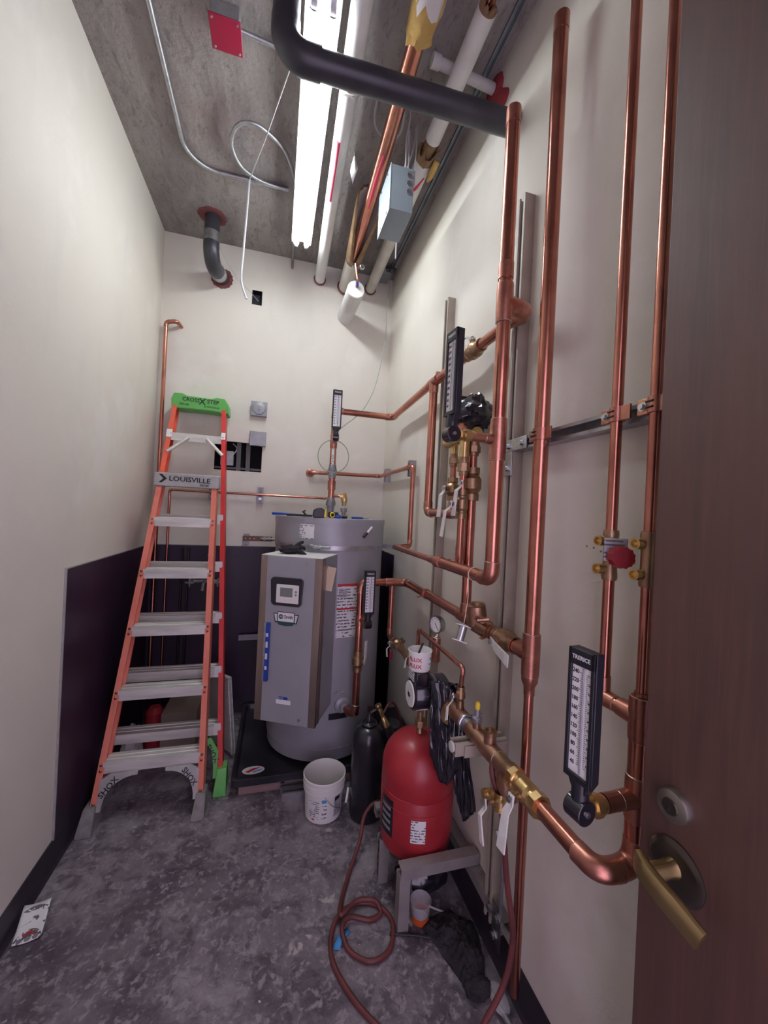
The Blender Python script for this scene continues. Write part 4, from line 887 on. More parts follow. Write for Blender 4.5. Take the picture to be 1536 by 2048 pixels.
# ------------------------------------------------------------------ thermometers
def thermometer(label, c, nrm, H, stem, brand=True, num=True, well=.05):
    """industrial thermometer: c = knuckle centre, nrm = face normal, stem = direction to the pipe"""
    c = V(c); n = V(nrm).normalized(); up = V((0, 0, 1)); x = up.cross(n).normalized()
    t = thing('thermometer', label, 'thermometer', c - up * .025)
    w = .030; th = .013; b0 = .052; b1 = b0 + H
    ol = [(-w, b1), (-w, b0 + .012), (-w * .45, b0 - .02), (w * .45, b0 - .02), (w, b0 + .012), (w, b1)]
    def pl(a, b, d): return c + x * a + up * b + n * d
    N = len(ol); vs = [pl(a, b, -th) for a, b in ol] + [pl(a, b, th * .6) for a, b in ol]
    MB().add(vs, [tuple(range(N)), tuple(reversed(range(N, 2 * N)))] + [(i, N + i, N + (i + 1) % N, (i + 1) % N) for i in range(N)]).build('case', 'black_plastic', t, bevel=.002)
    q = MB(); e = .0075
    for (lo, hi) in (((-w, b0 + .012), (-w + e, b1)), ((w - e, b0 + .012), (w, b1)), ((-w, b1 - .032), (w, b1)), ((-w, b0 + .004), (w, b0 + .016))):
        q.obox(pl((lo[0] + hi[0]) / 2, (lo[1] + hi[1]) / 2, th * .6 + .003), (hi[0] - lo[0], hi[1] - lo[1], .007), (x, up, n))
    q.build('bezel', 'black_plastic', t, bevel=.001)
    q = MB().obox(pl(0, (b0 + b1) / 2 - .008, th * .6 + .0008), (w * 2 - e * 2, H - .047, .0012), (x, up, n)); sp = q.build('scale_plate', 'white_paper', t)
    q = MB(); z0 = b0 + .035; z1 = b1 - .045; k = 44
    for i in range(k + 1):
        zz = z0 + (z1 - z0) * i / k; L = .007 if i % 4 == 0 else .0042
        q.obox(pl(.001 - L / 2, zz, th * .6 + .0016), (L, .0009, .0004), (x, up, n)).obox(pl(.0095 + L / 2, zz, th * .6 + .0016), (L * .8, .0009, .0004), (x, up, n))
    q.build('scale_marks', 'ink', sp)['kind'] = 'stuff'
    MB().tube([pl(.0055, b0 + .02, th * .6 + .004), pl(.0055, b1 - .034, th * .6 + .004)], .0017, 8).build('glass_column', 'glass', sp)
    for i, s in enumerate(range(40, 241, 20)):
        text(str(s), .0118, pl(-.0145, z0 + (z1 - z0) * i / 10, th * .6 + .0016), x, up, 'ink', sp, 'numeral', ext=.0002, sx=.85)
        if num: text(str(round((s - 32) / 1.8 / 5) * 5), .0062, pl(.0175, z0 + (z1 - z0) * (i + .4) / 10.5, th * .6 + .0016), x, up, 'ink', sp, 'numeral', ext=.0002, sx=.85)
    text('TRERICE', .0115, pl(0, b1 - .016, th * .6 + .0068), x, up, 'ink_white', t, ext=.0002, sx=.95)
    MB().tube([pl(0, b0 + .01, -.002), pl(0, .012, 0)], .0165, 18).build('neck', 'black_plastic', t)
    s = V(stem).normalized(); kn = x if abs(s.dot(x)) < .5 else n
    kd = n if abs(n.dot(s)) < .9 else x
    MB().tube([c - kd * .019, c + kd * .019], .024, 24).build('knuckle', 'black_gloss', t, bevel=.002)
    MB().lathe([(0, .004), (.005, .004), (.006, .002), (.006, 0)], c + kd * .019, kd, 14).build('pivot_screw', 'steel', t)
    MB().tube([c, c + s * well], .012, 16).hexa(c + s * (well - .008), s, .017, .012, 6).build('stem', 'brass', t)
    return t
thermometer('large near thermometer clamped below the rails beside the door edge', (.606, Cc.y, .972), (-1, -.12, 0), .262, (1, 0, 0), well=.03)
thermometer('thermometer seen nearly edge-on in front of the mixing valve', (Dp.x - .156, Dp.y + .008, 1.786), (-1, -.1, 0), .262, (1, 0, 0), well=.035)
thermometer('thermometer facing forward on the pipe in front of the heater', (.507, 2.035, .925), (.06, -1, 0), .240, (-.3, .8, 0), num=True, well=.035)
thermometer('thermometer on the outlet riser above the heater', (.345, 2.475, 2.005), (-.05, -1, 0), .25, (0, 1, 0), well=.045)
tag(MB().tube(smooth([(.345 + .10 * math.cos(a) - .005, 2.50, 1.885 + .105 * math.sin(a)) for a in [i * .5236 for i in range(12)]], closed=True), .003, 8, closed=True).build('sensor_wire', 'wire_green'), 'coil of pale green wire looped round the heater outlet riser', 'wire')
# wire spool hanging from the hot pipe
t = thing('wire_spool', 'empty white-rimmed solder spool hanging by a wire from the hot pipe', 'spool', (.60, 1.15, 1.09))
sd = V((-.35, -.2, -.9)).normalized(); sc0 = V((.635, 1.19, 1.165))
for h in (0, .052): MB().lathe([(.011, h), (.026, h), (.026, h + .003), (.011, h + .003)], sc0, sd, 28).build('rim', 'white_plastic', t)
MB().lathe([(.014, 0), (.014, .055), (.011, .055), (.011, 0)], sc0, sd, 24).build('core', 'steel', t)
MB().torus((Dp.x, 1.175, HZ), (0, 1, .15), .0225, .0018, 26, 6).tube(smooth([(Dp.x - .022, 1.175, HZ), (.640, 1.178, 1.27), (.638, 1.185, 1.21), sc0 + sd * .01]), .0016, 6).build('wire', 'tag_tan', t)

# ------------------------------------------------------------------ water heater
t = thing('water_heater', 'tall grey electric tank water heater standing in a drain pan', 'water heater', (HX, HY, .085))
MB().lathe([(0, .085), (HR - .012, .085), (HR - .004, .09), (HR - .004, .155), (HR, .158), (HR, 1.325), (0, 1.325)], (HX, HY, 0), (0, 0, 1), 64).build('jacket', 'heater_grey', t)
MB().torus((HX, HY, .157), (0, 0, 1), HR, .003, 64, 6).build('bottom_seam', 'heater_grey', t)
MB().lathe([(HR + .002, 1.322), (HR + .006, 1.325), (HR + .006, 1.46), (0, 1.46)], (HX, HY, 0), (0, 0, 1), 64).build('top_shroud', 'heater_grey', t)
MB().lathe([(HR + .006, 1.455), (HR + .009, 1.455), (HR + .009, 1.487), (HR + .004, 1.490), (0, 1.490)], (HX, HY, 0), (0, 0, 1), 64).build('top_cap', 'heater_grey', t)
q = MB()
for a in (-.62, .1, .80): x, y = HX + math.sin(a) * (HR + .009), HY - math.cos(a) * (HR + .009); q.lathe([(0, .004), (.004, .003), (.005, 0)], (x, y, 1.472), (math.sin(a), -math.cos(a), 0), 10)
q.split('screw', 'steel', t)
lb_ = MB().patch(HX, HY, HR + .0065, -.66, -.40, 1.365, 1.45).build('rating_label', 'print_fine', t)
ang = lambda x, y: math.atan2(x - HX, HY - y)
wl = MB().patch(HX, HY, HR + .0005, .03, .44, .80, 1.11).build('warning_label', 'print_mid', t)
MB().patch(HX, HY, HR + .0012, .03, .44, 1.098, 1.112).patch(HX, HY, HR + .0012, .03, .44, .962, .972).split('red_band', 'ink_red', wl)
q = MB().patch(HX, HY, HR + .0012, .05, .20, 1.035, 1.085); q.build('picture_panel', 'print_grey', wl)
MB().patch(HX, HY, HR + .0005, .05, .22, .465, .497).build('inlet_label', 'print_grey', t)
MB().patch(HX, HY, HR + .001, -.02, .30, .33, .365, t=.004).build('lower_band', 'black_plastic', t)
MB().lathe([(.048, -.01), (.046, .012), (.040, .016), (.026, .020), (.024, .045), (0, .045)], (inl.x, inl.y, .41), (.20, -.98, 0), 28).build('inlet_boss', 'heater_grey', t)
# control box
nb = V((-.45, -.893, 0)).normalized(); xb = V((.893, -.45, 0)).normalized(); up = V((0, 0, 1))
BC = V((HX, HY, 0)) + nb * .585; BW, BD, BZ0, BZ1 = .335, .255, .430, 1.287
bp = lambda a, z, d=0: BC + xb * a + nb * d + up * z
cb = MB().obox(BC - nb * (BD / 2 + .004) + up * ((BZ0 + BZ1) / 2), (BW - .006, BD - .008, BZ1 - BZ0 - .004), (xb, nb, up)).build('control_cabinet', 'heater_grey', t, bevel=.002)
MB().obox(bp(0, (BZ0 + BZ1) / 2, -.003), (BW - .075, .008, BZ1 - BZ0), (xb, nb, up)).build('front_cover', 'heater_grey', cb, bevel=.001)
for s in (-1, 1): MB().obox(bp(s * (BW / 2 - .019), (BZ0 + BZ1) / 2, -.010), (.038, .024, BZ1 - BZ0), (xb, nb, up)).build('cover_edge', 'stainless_edge', cb, bevel=.001)
MB().obox(bp(0, BZ1 + .001, -BD / 2), (BW, BD, .003), (xb, nb, up)).build('cabinet_top', 'white_plastic', cb)
def panel_poly(pts, d0, d1, name, m, par, bevel=0):
    N = len(pts); vs = [bp(a, z, d0) for a, z in pts] + [bp(a, z, d1) for a, z in pts]
    return MB().add(vs, [tuple(range(N)), tuple(reversed(range(N, 2 * N)))] + [(i, N + i, N + (i + 1) % N, (i + 1) % N) for i in range(N)]).build(name, m, par, bevel=bevel)
def rrect(cx, cz, w, h, r, taper=0.0, n=5):
    out = []
    for (sx, sz, a0) in ((1, 1, 0), (-1, 1, 90), (-1, -1, 180), (1, -1, 270)):
        for i in range(n + 1):
            a = math.radians(a0 + 90 * i / n); hw = w / 2 - r - (taper if sz < 0 else 0)
            out.append((cx + sx * hw + r * math.cos(a), cz + sz * (h / 2 - r) + r * math.sin(a)))
    return out
bz = panel_poly(rrect(-.015, 1.107, .178, .145, .02, .006), 0, .012, 'display_bezel', 'black_gloss', t, .002)
panel_poly(rrect(-.008, 1.098, .122, .094, .004), .011, .0145, 'display_plate', 'white_plastic', bz)
panel_poly(rrect(-.014, 1.106, .068, .046, .002), .0145, .0155, 'screen', 'lcd', bz)
for a, z in ((.038, 1.112), (.038, 1.096), (-.038, 1.070), (-.016, 1.070), (.006, 1.070)):
    MB().lathe([(0, .003), (.005, .003), (.006, 0)], bp(a, z, .0145), nb, 14).build('button', 'ink_grey' if a > .03 else 'white_plastic', bz)
bpn = panel_poly([(-.085, .993), (.055, .993), (.045, .945), (-.075, .945)], .0012, .0022, 'brand_plate', 'ink', t)
panel_poly([(-.080, .989), (-.064, .989), (-.064, .951), (-.071, .951)], .0022, .0028, 'wing', 'ink_white', bpn); panel_poly([(.034, .989), (.050, .989), (.041, .951), (.034, .951)], .0022, .0028, 'wing', 'ink_white', bpn)
panel_poly([(-.062, 1.002), (.032, 1.002), (.032, .950), (-.062, .950)], .0022, .003, 'plate_frame', 'ink', bpn); panel_poly([(-.059, .999), (.029, .999), (.029, .953), (-.059, .953)], .003, .0036, 'plate_field', 'white_paper', bpn)
panel_poly([(-.066, .952), (.036, .952), (.024, .935), (-.015, .930), (-.054, .935)], .003, .0038, 'green_swoosh', 'green_dark', bpn)
MB().lathe([(0, .0006), (.0125, .0006), (.0125, 0)], bp(-.042, .977, .0036), nb, 24).build('logo_disc', 'green_dark', bpn)
text('AO', .014, bp(-.041, .977, .0043), xb, up, 'ink_white', bpn, ext=.0002, sx=.8); text('Smith', .025, bp(.0, .977, .0038), xb, up, 'ink', bpn, ext=.0003, sx=.85)
panel_poly(rrect(-.010, .560, .050, .014, .003), .0012, .0024, 'brand_sticker', 'blue', t); text('AUTO', .010, bp(-.022, .560, .0027), xb, up, 'ink_white', t, ext=.0002)
panel_poly(rrect(-.008, .540, .080, .022, .002), .0012, .002, 'blank_sticker', 'white_paper', t)
q = MB()
for a, z in ((.082, 1.262), (.082, .462), (-.158, 1.27)): q.lathe([(0, .006), (.006, .005), (.007, 0)], bp(a, z, .001), nb, 12)
q.split('cover_screw', 'steel', cb)
sx_ = BW / 2 - .003
for z, h in ((.965, .03), (.86, .075)):
    MB().obox(bp(sx_ + .0005, z, -.055), (.002, .02, h), (xb, nb, up)).build('knockout', 'black_plastic', cb)
MB().obox(bp(BW / 2 - .003, (BZ0 + BZ1) / 2, -.045), (.004, .03, BZ1 - BZ0 - .002), (xb, nb, up)).build('side_seam', 'stainless_edge', cb)
ht = MB().obox(bp(sx_ + .016, 1.175, -.085), (.046, .002, .125), ((V((.86, -.15, 0)) - up * .16).normalized(), V((.15, .86, 0)).normalized(), (up + V((.16, 0, 0))).normalized())).build('hang_tag', 'tag_tan', t)
# torpedo level on the cabinet front
t = thing('spirit_level', 'blue torpedo level stuck upright on the heater cabinet front', 'level', bp(-.10, .65))
MB().obox(bp(-.108, .79, .010), (.022, .018, .30), (xb, nb, up)).build('body', 'blue', t, bevel=.002)
MB().obox(bp(-.120, .79, .011), (.010, .020, .30), (xb, nb, up)).build('rail', 'galvanised', t, bevel=.001)
for z in (.88, .83, .77, .71): MB().obox(bp(-.106, z, .0195), (.012, .0016, .03 if z in (.83, .77) else .018), (xb, nb, up)).build('vial_window', 'white_plastic', t, bevel=.0005)
# glove
t = thing('work_glove', 'crumpled black work glove on top of the heater cabinet', 'glove', bp(-.06, BZ1))
g0 = bp(-.06, BZ1 + .026, -.11)
crumple(g0, .058, .038, .024, 11, .3, 2).build('palm', 'black_cloth', t)
for i, (dx, dy, dz, L) in enumerate(((.05, .03, .03, .055), (.06, .008, .012, .06), (.05, -.015, -.012, .06), (.06, -.035, -.014, .055), (.03, .05, -.012, .045))):
    a = g0 + V((dx * .5, dy * .4, dz * .3)); b = g0 + V((dx, dy, dz)); c = b + V((.02, dy * .3, -.012 if i else .008))
    MB().tube(smooth([a, b, c]), [.013 - .0003 * k for k in range(17)], 10).build('finger', 'black_cloth', t)
# tools on the heater
tz = 1.4905
t = thing('tape_measure', 'black and yellow tape measure on top of the heater', 'tape measure', (.24, 2.23, tz))
MB().prism([(-.033, 0), (.033, 0), (.036, .02), (.03, .045), (.012, .055), (-.012, .055), (-.032, .042), (-.036, .015)], (.238, 2.252, tz), (.238, 2.212, tz), x=(1, 0, 0)).build('case', 'black_plastic', t, bevel=.004)
o = t.children[0]
MB().prism([(-.008, 0), (.006, 0), (.006, .044), (-.004, .05)], (.272, 2.254, tz), (.272, 2.210, tz), x=(1, 0, 0)).build('side_band', 'yellow', t, bevel=.002)
# the prism's local y runs downward for this axis: flip upright
for ob in t.children:
    for vv in ob.data.vertices: vv.co.z = abs(vv.co.z)
t = thing('pipe_cutter', 'yellow and black pipe cutter beside the tape measure', 'tool', (.32, 2.235, tz))
MB().tube([(.295, 2.225, tz + .018), (.345, 2.24, tz + .018)], .017, 16).build('body', 'black_plastic', t); MB().torus((.312, 2.215, tz + .018), (.4, -1, 0), .013, .004, 18, 8).build('ring', 'yellow', t)
t = thing('pliers', 'dark pliers with blue grips lying on the heater top', 'pliers', (.12, 2.3, tz))
MB().tube([(-.02, 2.40, tz + .010), (.06, 2.33, tz + .010), (.17, 2.27, tz + .008)], [.008, .006, .005], 10).build('grip', 'blue', t); MB().tube(smooth([(.06, 2.31, tz + .006), (.12, 2.27, tz + .008), (.20, 2.24, tz + .007)]), .006, 8).build('grip', 'black_plastic', t)
MB().tube([(.17, 2.29, tz + .008), (.15, 2.30, tz + .03), (.165, 2.30, tz + .035)], .006, 8).build('jaw', 'black_plastic', t)
tag(MB().tube([(.37, 2.235, tz + .009), (.40, 2.225, tz + .009)], .0095, 14).build('bit_socket', 'black_plastic'), 'small black socket on the heater top between tape and screwdriver', 'socket')
t = thing('screwdriver', 'small blue screwdriver at the right end of the heater top', 'screwdriver', (.47, 2.25, tz))
MB().tube([(.43, 2.235, tz + .006), (.50, 2.255, tz + .006)], .006, 10).build('handle', 'blue', t); MB().tube([(.50, 2.255, tz + .006), (.54, 2.265, tz + .006)], .003, 8).build('shaft', 'steel', t)
tag(MB().lathe([(0, 0), (.018, 0), (.02, .008), (.016, .018), (0, .022)], (.345, 2.215, tz), (0, 0, 1), 18).build('bottle_cap', 'blue'), 'small blue cap on the heater top in front of the outlet', 'cap')
t = thing('paint_marker', 'white and black marker stuck slanting on the heater shroud', 'marker', (.50, 2.21, 1.39))
a = ang(.535, 2.24); m0 = V((HX + math.sin(.44) * (HR + .014), HY - math.cos(.44) * (HR + .014), 1.385)); m1 = V((HX + math.sin(.62) * (HR + .014), HY - math.cos(.62) * (HR + .014), 1.445))
mm = m0 + (m1 - m0) * .42
MB().tube([m0, mm], .0085, 14).build('cap', 'black_plastic', t); MB().tube([mm, m1], .0075, 14).build('barrel', 'white_plastic', t)
# straps
def strap(name, label, z, hw, left, right, a0=-1.45, a1=1.2):
    t = thing(name, label, 'strap', (HX, HY - HR, z - hw))
    MB().patch(HX, HY, HR + .004, a0, a1, z - hw, z + hw, t=.002, n=48).build('band', 'galvanised', t)
    p0 = V((HX + math.sin(1.2) * (HR + .005), HY - math.cos(1.2) * (HR + .005), z))
    if right:
        d = (V((.79, 2.32, z)) - p0).normalized(); e = p0 + d * .03
        MB().obox(p0 + d * .045, (.13, .003, hw * 2), (d, d.cross(up), up)).build('strap_end', 'galvanised', t)
    return t
t = strap('seismic_strap', 'perforated steel strap round the upper part of the heater', 1.318, .0135, True, True)
a = -.36; p0 = V((HX + math.sin(a) * (HR + .016), HY - math.cos(a) * (HR + .016), 1.322)); d = V((math.cos(a), math.sin(a), 0))
MB().tube([p0 - d * .03, p0 + d * .035], .011, 14).hexa(p0 - d * .02, d, .016, .018).hexa(p0 + d * .02, d, .015, .016).build('tension_bolt', 'steel', t)
MB().tube([p0 + d * .035, p0 + d * .085], .010, 12).build('tension_sleeve', 'zinc_dull', t)
for i in range(4):
    a = .88 + i * .09; q = MB().lathe([(0, .001), (.0035, .001), (.0035, 0)], (HX + math.sin(a) * (HR + .006), HY - math.cos(a) * (HR + .006), 1.318), (math.sin(a), -math.cos(a), 0), 10); q.build('punched_hole', 'ink', t)
MB().box((-.225, YB - .046, 1.282), (-.02, YB - .041, 1.318)).build('wall_strap', 'rust_bar', t)
MB().tube([(-.10, YB - .05, 1.30), (.01, YB - .08, 1.30)], .010, 12).hexa((-.07, YB - .055, 1.30), (1, -.2, 0), .016, .02).hexa((-.04, YB - .06, 1.30), (1, -.2, 0), .016, .02).build('tension_bolt', 'steel', t)
q = MB()
for x in (-.205, -.175, -.145): q.lathe([(0, .001), (.004, .001), (.004, 0)], (x, YB - .046, 1.30), (0, -1, 0), 10)
q.split('punched_hole', 'ink_white', t)
MB().box((-.22, YB - .041, 1.26), (-.18, YB - .006, 1.33)).build('wall_block', 'zinc_dull', t)
t = strap('seismic_strap', 'lower steel strap tying the heater to the dark panel', .585, .016, True, False, -2.0, -1.2)
MB().box((-.22, YB - .046, .56), (.02, YB - .041, .60)).build('wall_strap', 'zinc_dull', t)
MB().tube([(-.06, YB - .055, .61), (.02, YB - .07, .61)], .012, 12).hexa((-.03, YB - .06, .61), (1, -.2, 0), .018, .02).build('tension_bolt', 'steel', t)

# drain pan and blocks under it
t = thing('drain_pan', 'black plastic drain pan under the water heater', 'drain pan', (.30, 2.55, .055))
PX0, PX1, PY0, PY1 = -.165, .78, 2.135, 2.965
def rr_path(x0, y0, x1, y1, r, n=6):
    out = []
    for (cx, cy, a0) in ((x1 - r, y1 - r, 0), (x0 + r, y1 - r, 90), (x0 + r, y0 + r, 180), (x1 - r, y0 + r, 270)):
        for i in range(n + 1): a = math.radians(a0 + 90 * i / n); out.append((cx + r * math.cos(a), cy + r * math.sin(a)))
    return out
lay = [(0, .055, .03), (0, .088, .035), (0, .094, .035), (.012, .094, .03), (.020, .090, .03), (.030, .066, .03)]
vs = []; fs = []; N = 28
for (ins_, z, r) in lay:
    for (x, y) in rr_path(PX0 + ins_, PY0 + ins_, PX1 - ins_, PY1 - ins_, r): vs.append((x, y, z))
for i in range(len(lay) - 1):
    for j in range(N): fs.append((N * i + j, N * i + (j + 1) % N, N * i + N + (j + 1) % N, N * i + N + j))
fs += [tuple(reversed(range(N))), tuple(N * (len(lay) - 1) + j for j in range(N))]
MB().add(vs, fs).build('pan', 'pan_black', t, bevel=.001)
st = MB().add([(x * .06 - .055, 2.245 + y * .055, .0668) for x, y in [(math.cos(i * PI / 10), .62 * math.sin(i * PI / 10)) for i in range(20)]], [tuple(range(20))]).build('round_sticker', 'white_paper', t)
MB().add([(-.10, 2.235, .0674), (-.06, 2.26, .0674), (-.01, 2.265, .0674), (-.05, 2.245, .0674), (-.08, 2.225, .0674)], [(0, 1, 2, 3, 4)]).build('sticker_print', 'ink_red', st)
MB().add([(-.06, 2.232, .0674), (-.005, 2.25, .0674), (-.01, 2.24, .0674), (-.055, 2.222, .0674)], [(0, 3, 2, 1)]).build('sticker_print', 'blue_tape', st)
blk = [((-.125, 2.155, 0), (.10, 2.245, .053), 'reddish wood block under the front left corner of the drain pan'), ((.112, 2.15, 0), (.33, 2.24, .053), 'wood block under the front middle of the drain pan'), ((.45, 2.15, 0), (.68, 2.24, .053), 'wood block under the front right of the drain pan, behind the black cylinder'), ((-.125, 2.80, 0), (.10, 2.89, .053), 'wood block under the rear left of the drain pan'), ((.50, 2.80, 0), (.70, 2.89, .053), 'wood block under the rear right of the drain pan')]
for lo, hi, l in blk: tag(MB().box(lo, hi).build('wood_block', 'wood_block', bevel=.003), l, 'block')
# strut offcuts
for (y, z, x0, x1, l) in ((2.082, .0, .098, .445, 'shiny strut offcut nearest the bucket, lying on the floor'), (2.128, .0, .092, .44, 'shiny strut offcut lying behind another one, against the wood blocks')):
    mb = MB(); strut_mb(mb, (x0, y, z), (x1, y, z), (0, 0, 1)); tag(mb.build('strut_offcut', 'galvanised', angle=20), l, 'strut offcut')

# ------------------------------------------------------------------ bucket, cylinder, torch
t = thing('bucket', 'white plastic bucket with printed label and a little liquid', 'bucket', (.30, 1.955, 0))
bo = (.30, 1.955, 0)
MB().lathe([(0, .002), (.086, .002), (.090, .006), (.097, .135), (.103, .138), (.103, .146), (.0985, .148), (.1005, .165), (.106, .168), (.106, .178), (.101, .180), (.103, .196), (.107, .198), (.107, .204), (.102, .206), (.099, .200), (.096, .15), (.090, .03), (0, .028)], bo, (0, 0, 1), 44).build('pail', 'white_plastic', t)
MB().lathe([(0, .034), (.0895, .034)], bo, (0, 0, 1), 36).build('liquid', mat('liquid', (0.60, 0.60, 0.50), 0.12), t)
def bpatch(a0, a1, z0, z1, name, m, k=0.0):
    mb = MB(); vs = []; fs = []; n = 10
    for i in range(n + 1):
        a = a0 + (a1 - a0) * i / n
        for z in (z0, z1): r = .0905 + (z - .006) * .0540 + .0006 + k; vs.append((bo[0] + math.sin(a) * r, bo[1] - math.cos(a) * r, z))
    for i in range(n): fs.append((2 * i, 2 * i + 2, 2 * i + 3, 2 * i + 1))
    return mb.add(vs, fs).build(name, m, t)
bpatch(-.95, -.35, .03, .115, 'small_print', 'print_fine'); bpatch(-.20, .05, .02, .10, 'ingredient_print', printed('print_bars', rows=48.0)); bpatch(-.22, .02, .112, .128, 'blue_mark', 'blue_tape')
bpatch(.45, 1.0, .03, .125, 'picture_panel', 'print_grey'); bpatch(.47, .78, .11, .13, 'dark_mark', 'ink', .0005); bpatch(-.75, -.6, .022, .03, 'red_mark', 'ink_red', .0005)
MB().tube(smooth([(bo[0] - .01, bo[1] - .103, .145), (bo[0] + .03, bo[1] - .112, .105), (bo[0] + .075, bo[1] - .10, .085), (bo[0] + .10, bo[1] - .07, .08), (bo[0] + .115, bo[1] - .045, .10), (bo[0] + .118, bo[1] - .01, .14)]), .0018, 8).build('bail_wire', 'steel', t)
MB().tube([(bo[0] + .103, bo[1] - .068, .078), (bo[0] + .120, bo[1] - .03, .125)], .006, 12).build('grip', 'white_plastic', t)

t = thing('gas_cylinder', 'black welding gas cylinder standing between bucket and red tank', 'gas cylinder', (.507, 1.90, 0))
MB().lathe([(0, .006), (.060, .004), (.070, 0), (.078, .004), (.082, .02), (.082, .385), (.078, .41), (.064, .435), (.040, .452), (.030, .455), (0, .455)], (.507, 1.90, 0), (0, 0, 1), 40).build('cylinder', 'cylinder_black', t)
MB().lathe([(.030, .452), (.030, .462), (.022, .468), (.016, .468), (.016, .49), (.010, .50), (.010, .52), (0, .52)], (.507, 1.90, 0), (0, 0, 1), 20).torus((.507, 1.90, .462), (0, 0, 1), .036, .006, 24, 8).build('valve_neck', 'cylinder_black', t)
MB().obox((.507, 1.90, .535), (.028, .010, .022)).tube([(.507, 1.90, .51), (.53, 1.895, .525), (.545, 1.892, .532)], .009, 12).build('valve_body', 'dark_brass', t)
t = thing('torch_regulator', 'brass gas regulator tilted behind the black cylinder with a red hose', 'regulator', (.60, 1.90, .42))
r0, r1 = V((.548, 1.885, .548)), V((.590, 1.865, .455)); d = (r1 - r0).normalized()
MB().lathe([(0, -.012), (.016, -.012), (.017, 0), (.0165, .004), (.012, .008), (.013, .03), (.011, .04), (.0105, .055), (.013, .058), (.017, .09), (.018, .105), (0, .105)], r0, d, 22).build('body', 'brass', t)
MB().lathe([(.0175, -.002), (.0178, .004)], r0, d, 22).torus(r0 + d * .004, d, .0165, .003, 22, 6).build('rubber_ring', 'black_plastic', t)
MB().lathe([(0, .102), (.024, .104), (.026, .12), (.026, .20), (.02, .21), (0, .21)], r0, d, 22).build('grip', 'black_plastic', t)
MB().tube(smooth([(.575, 1.88, .515), (.605, 1.90, .545), (.635, 1.92, .545), (.665, 1.92, .50), (.685, 1.92, .43), (.690, 1.90, .33), (.68, 1.86, .20), (.66, 1.84, .10)]), .0065, 10).build('hose', 'hose_red', t)
t = thing('gas_cylinder', 'second black cylinder mostly hidden behind the first and the red tank', 'gas cylinder', (.652, 2.0, 0))
MB().lathe([(0, .004), (.06, 0), (.066, .02), (.066, .36), (.055, .39), (.03, .405), (0, .405)], (.652, 2.0, 0), (0, 0, 1), 32).build('cylinder', 'cylinder_black', t)
t = thing('tool_box', 'low dark red box on the floor by the right wall behind the cylinders', 'box', (.74, 2.3, 0))
MB().box((.66, 2.12, .115), (.80, 2.36, .27)).build('body', 'collar_red', t, bevel=.004); MB().box((.655, 2.115, .255), (.803, 2.365, .285)).build('lid', 'black_plastic', t, bevel=.004)
for ob in t.children:
    pass
MB().box((.66, 2.14, 0), (.79, 2.34, .115)).build('base', 'black_plastic', t)

# ------------------------------------------------------------------ red expansion tank on its stand
TC = V((.622, 1.502, 0)); TB = .262; TR = .150
t = thing('expansion_tank', 'red steel expansion tank on a strut stand', 'expansion tank', (TC.x, TC.y, .20))
pr = [(TR * .93, .205), (TR * .95, .205), (TR * .95, .24), (TR * .99, .262), (TR, .275), (TR, .43), (TR - .001, .432), (TR, .434), (TR, .50)]
for i in range(1, 11): a = PI / 2 * i / 10; pr.append((TR * math.cos(a) ** .8 if i < 10 else 0, .50 + .128 * math.sin(a)))
MB().lathe([(0, .225)] + [(TR * .90, .225)] + pr, (TC.x, TC.y, 0), (0, 0, 1), 56).build('shell', 'tank_red', t)
MB().torus((TC.x, TC.y, .432), (0, 0, 1), TR, .0022, 56, 6).torus((TC.x, TC.y, .385), (0, 0, 1), TR, .0016, 56, 6).build('weld_seam', 'tank_red', t)
MB().patch(TC.x, TC.y, TR, -.50, -.12, .285, .37).build('capacity_label', 'print_fine', t)
MB().patch(TC.x, TC.y, TR, -1.55, -1.02, .27, .41).build('brand_label', 'black_plastic', t)
q = MB()
for i in range(4): q.patch(TC.x, TC.y, TR + .001, -1.46, -1.10, .29 + .026 * i, .302 + .026 * i)
q.split('label_stripe', 'ink_grey', t)
MB().lathe([(.018, .60), (.016, .632), (.014, .640), (.014, .655)], (TC.x, TC.y, 0), (0, 0, 1), 20).hexa((TC.x, TC.y, .668), (0, 0, 1), .024, .026, 8).tube([(TC.x, TC.y, .68), (TC.x, TC.y, .715)], .0135, 18).build('nipple', 'bronze', t)
t = thing('tank_stand', 'low beige strut frame stand under the red tank', 'stand', (.65, 1.47, 0))
m = 'strut_stand'
strut_mb(MB(), (.497, 1.306, .228), (.812, 1.306, .228), (0, 1, 0)).build('front_beam', m, t, angle=20)
strut_mb(MB(), (.497, 1.700, .185), (.812, 1.700, .185), (0, -1, 0)).build('rear_beam', m, t, angle=20)
strut_mb(MB(), (.518, 1.318, 0), (.518, 1.318, .208), (0, 1, 0)).build('leg', m, t, angle=20)
strut_mb(MB(), (.518, 1.54, 0), (.518, 1.54, .183), (-1, 0, 0)).build('leg', m, t, angle=20)
q = MB()
for i in range(5): q.box((.4765, 1.535, .03 + i * .03), (.4775, 1.545, .045 + i * .03))
q.split('slot', 'ink', t)
for x in (.56, .70): MB().box((x - .02, 1.347, .185), (x + .02, 1.66, .203)).build('cross_bar', m, t, bevel=.001)
strut_mb(MB(), (.797, 1.10, .205), (.797, 1.60, .205), (0, 0, -1)).build('wall_rail', m, t, angle=20)
MB().box((.540, 1.3165, .15), (.544, 1.3180, .207)).box((.540, 1.3165, .203), (.60, 1.3180, .207)).build('angle_bracket', 'steel', t)
MB().box((.775, 1.10, .10), (.7765, 1.15, .24)).build('joint_plate', 'steel', t)
for y, z in ((1.12, .20), (1.135, .13), (1.165, .195)): bolt(MB(), (.775, y, z), (-1, 0, 0), .010, .009).build('hex_bolt', 'steel', t)
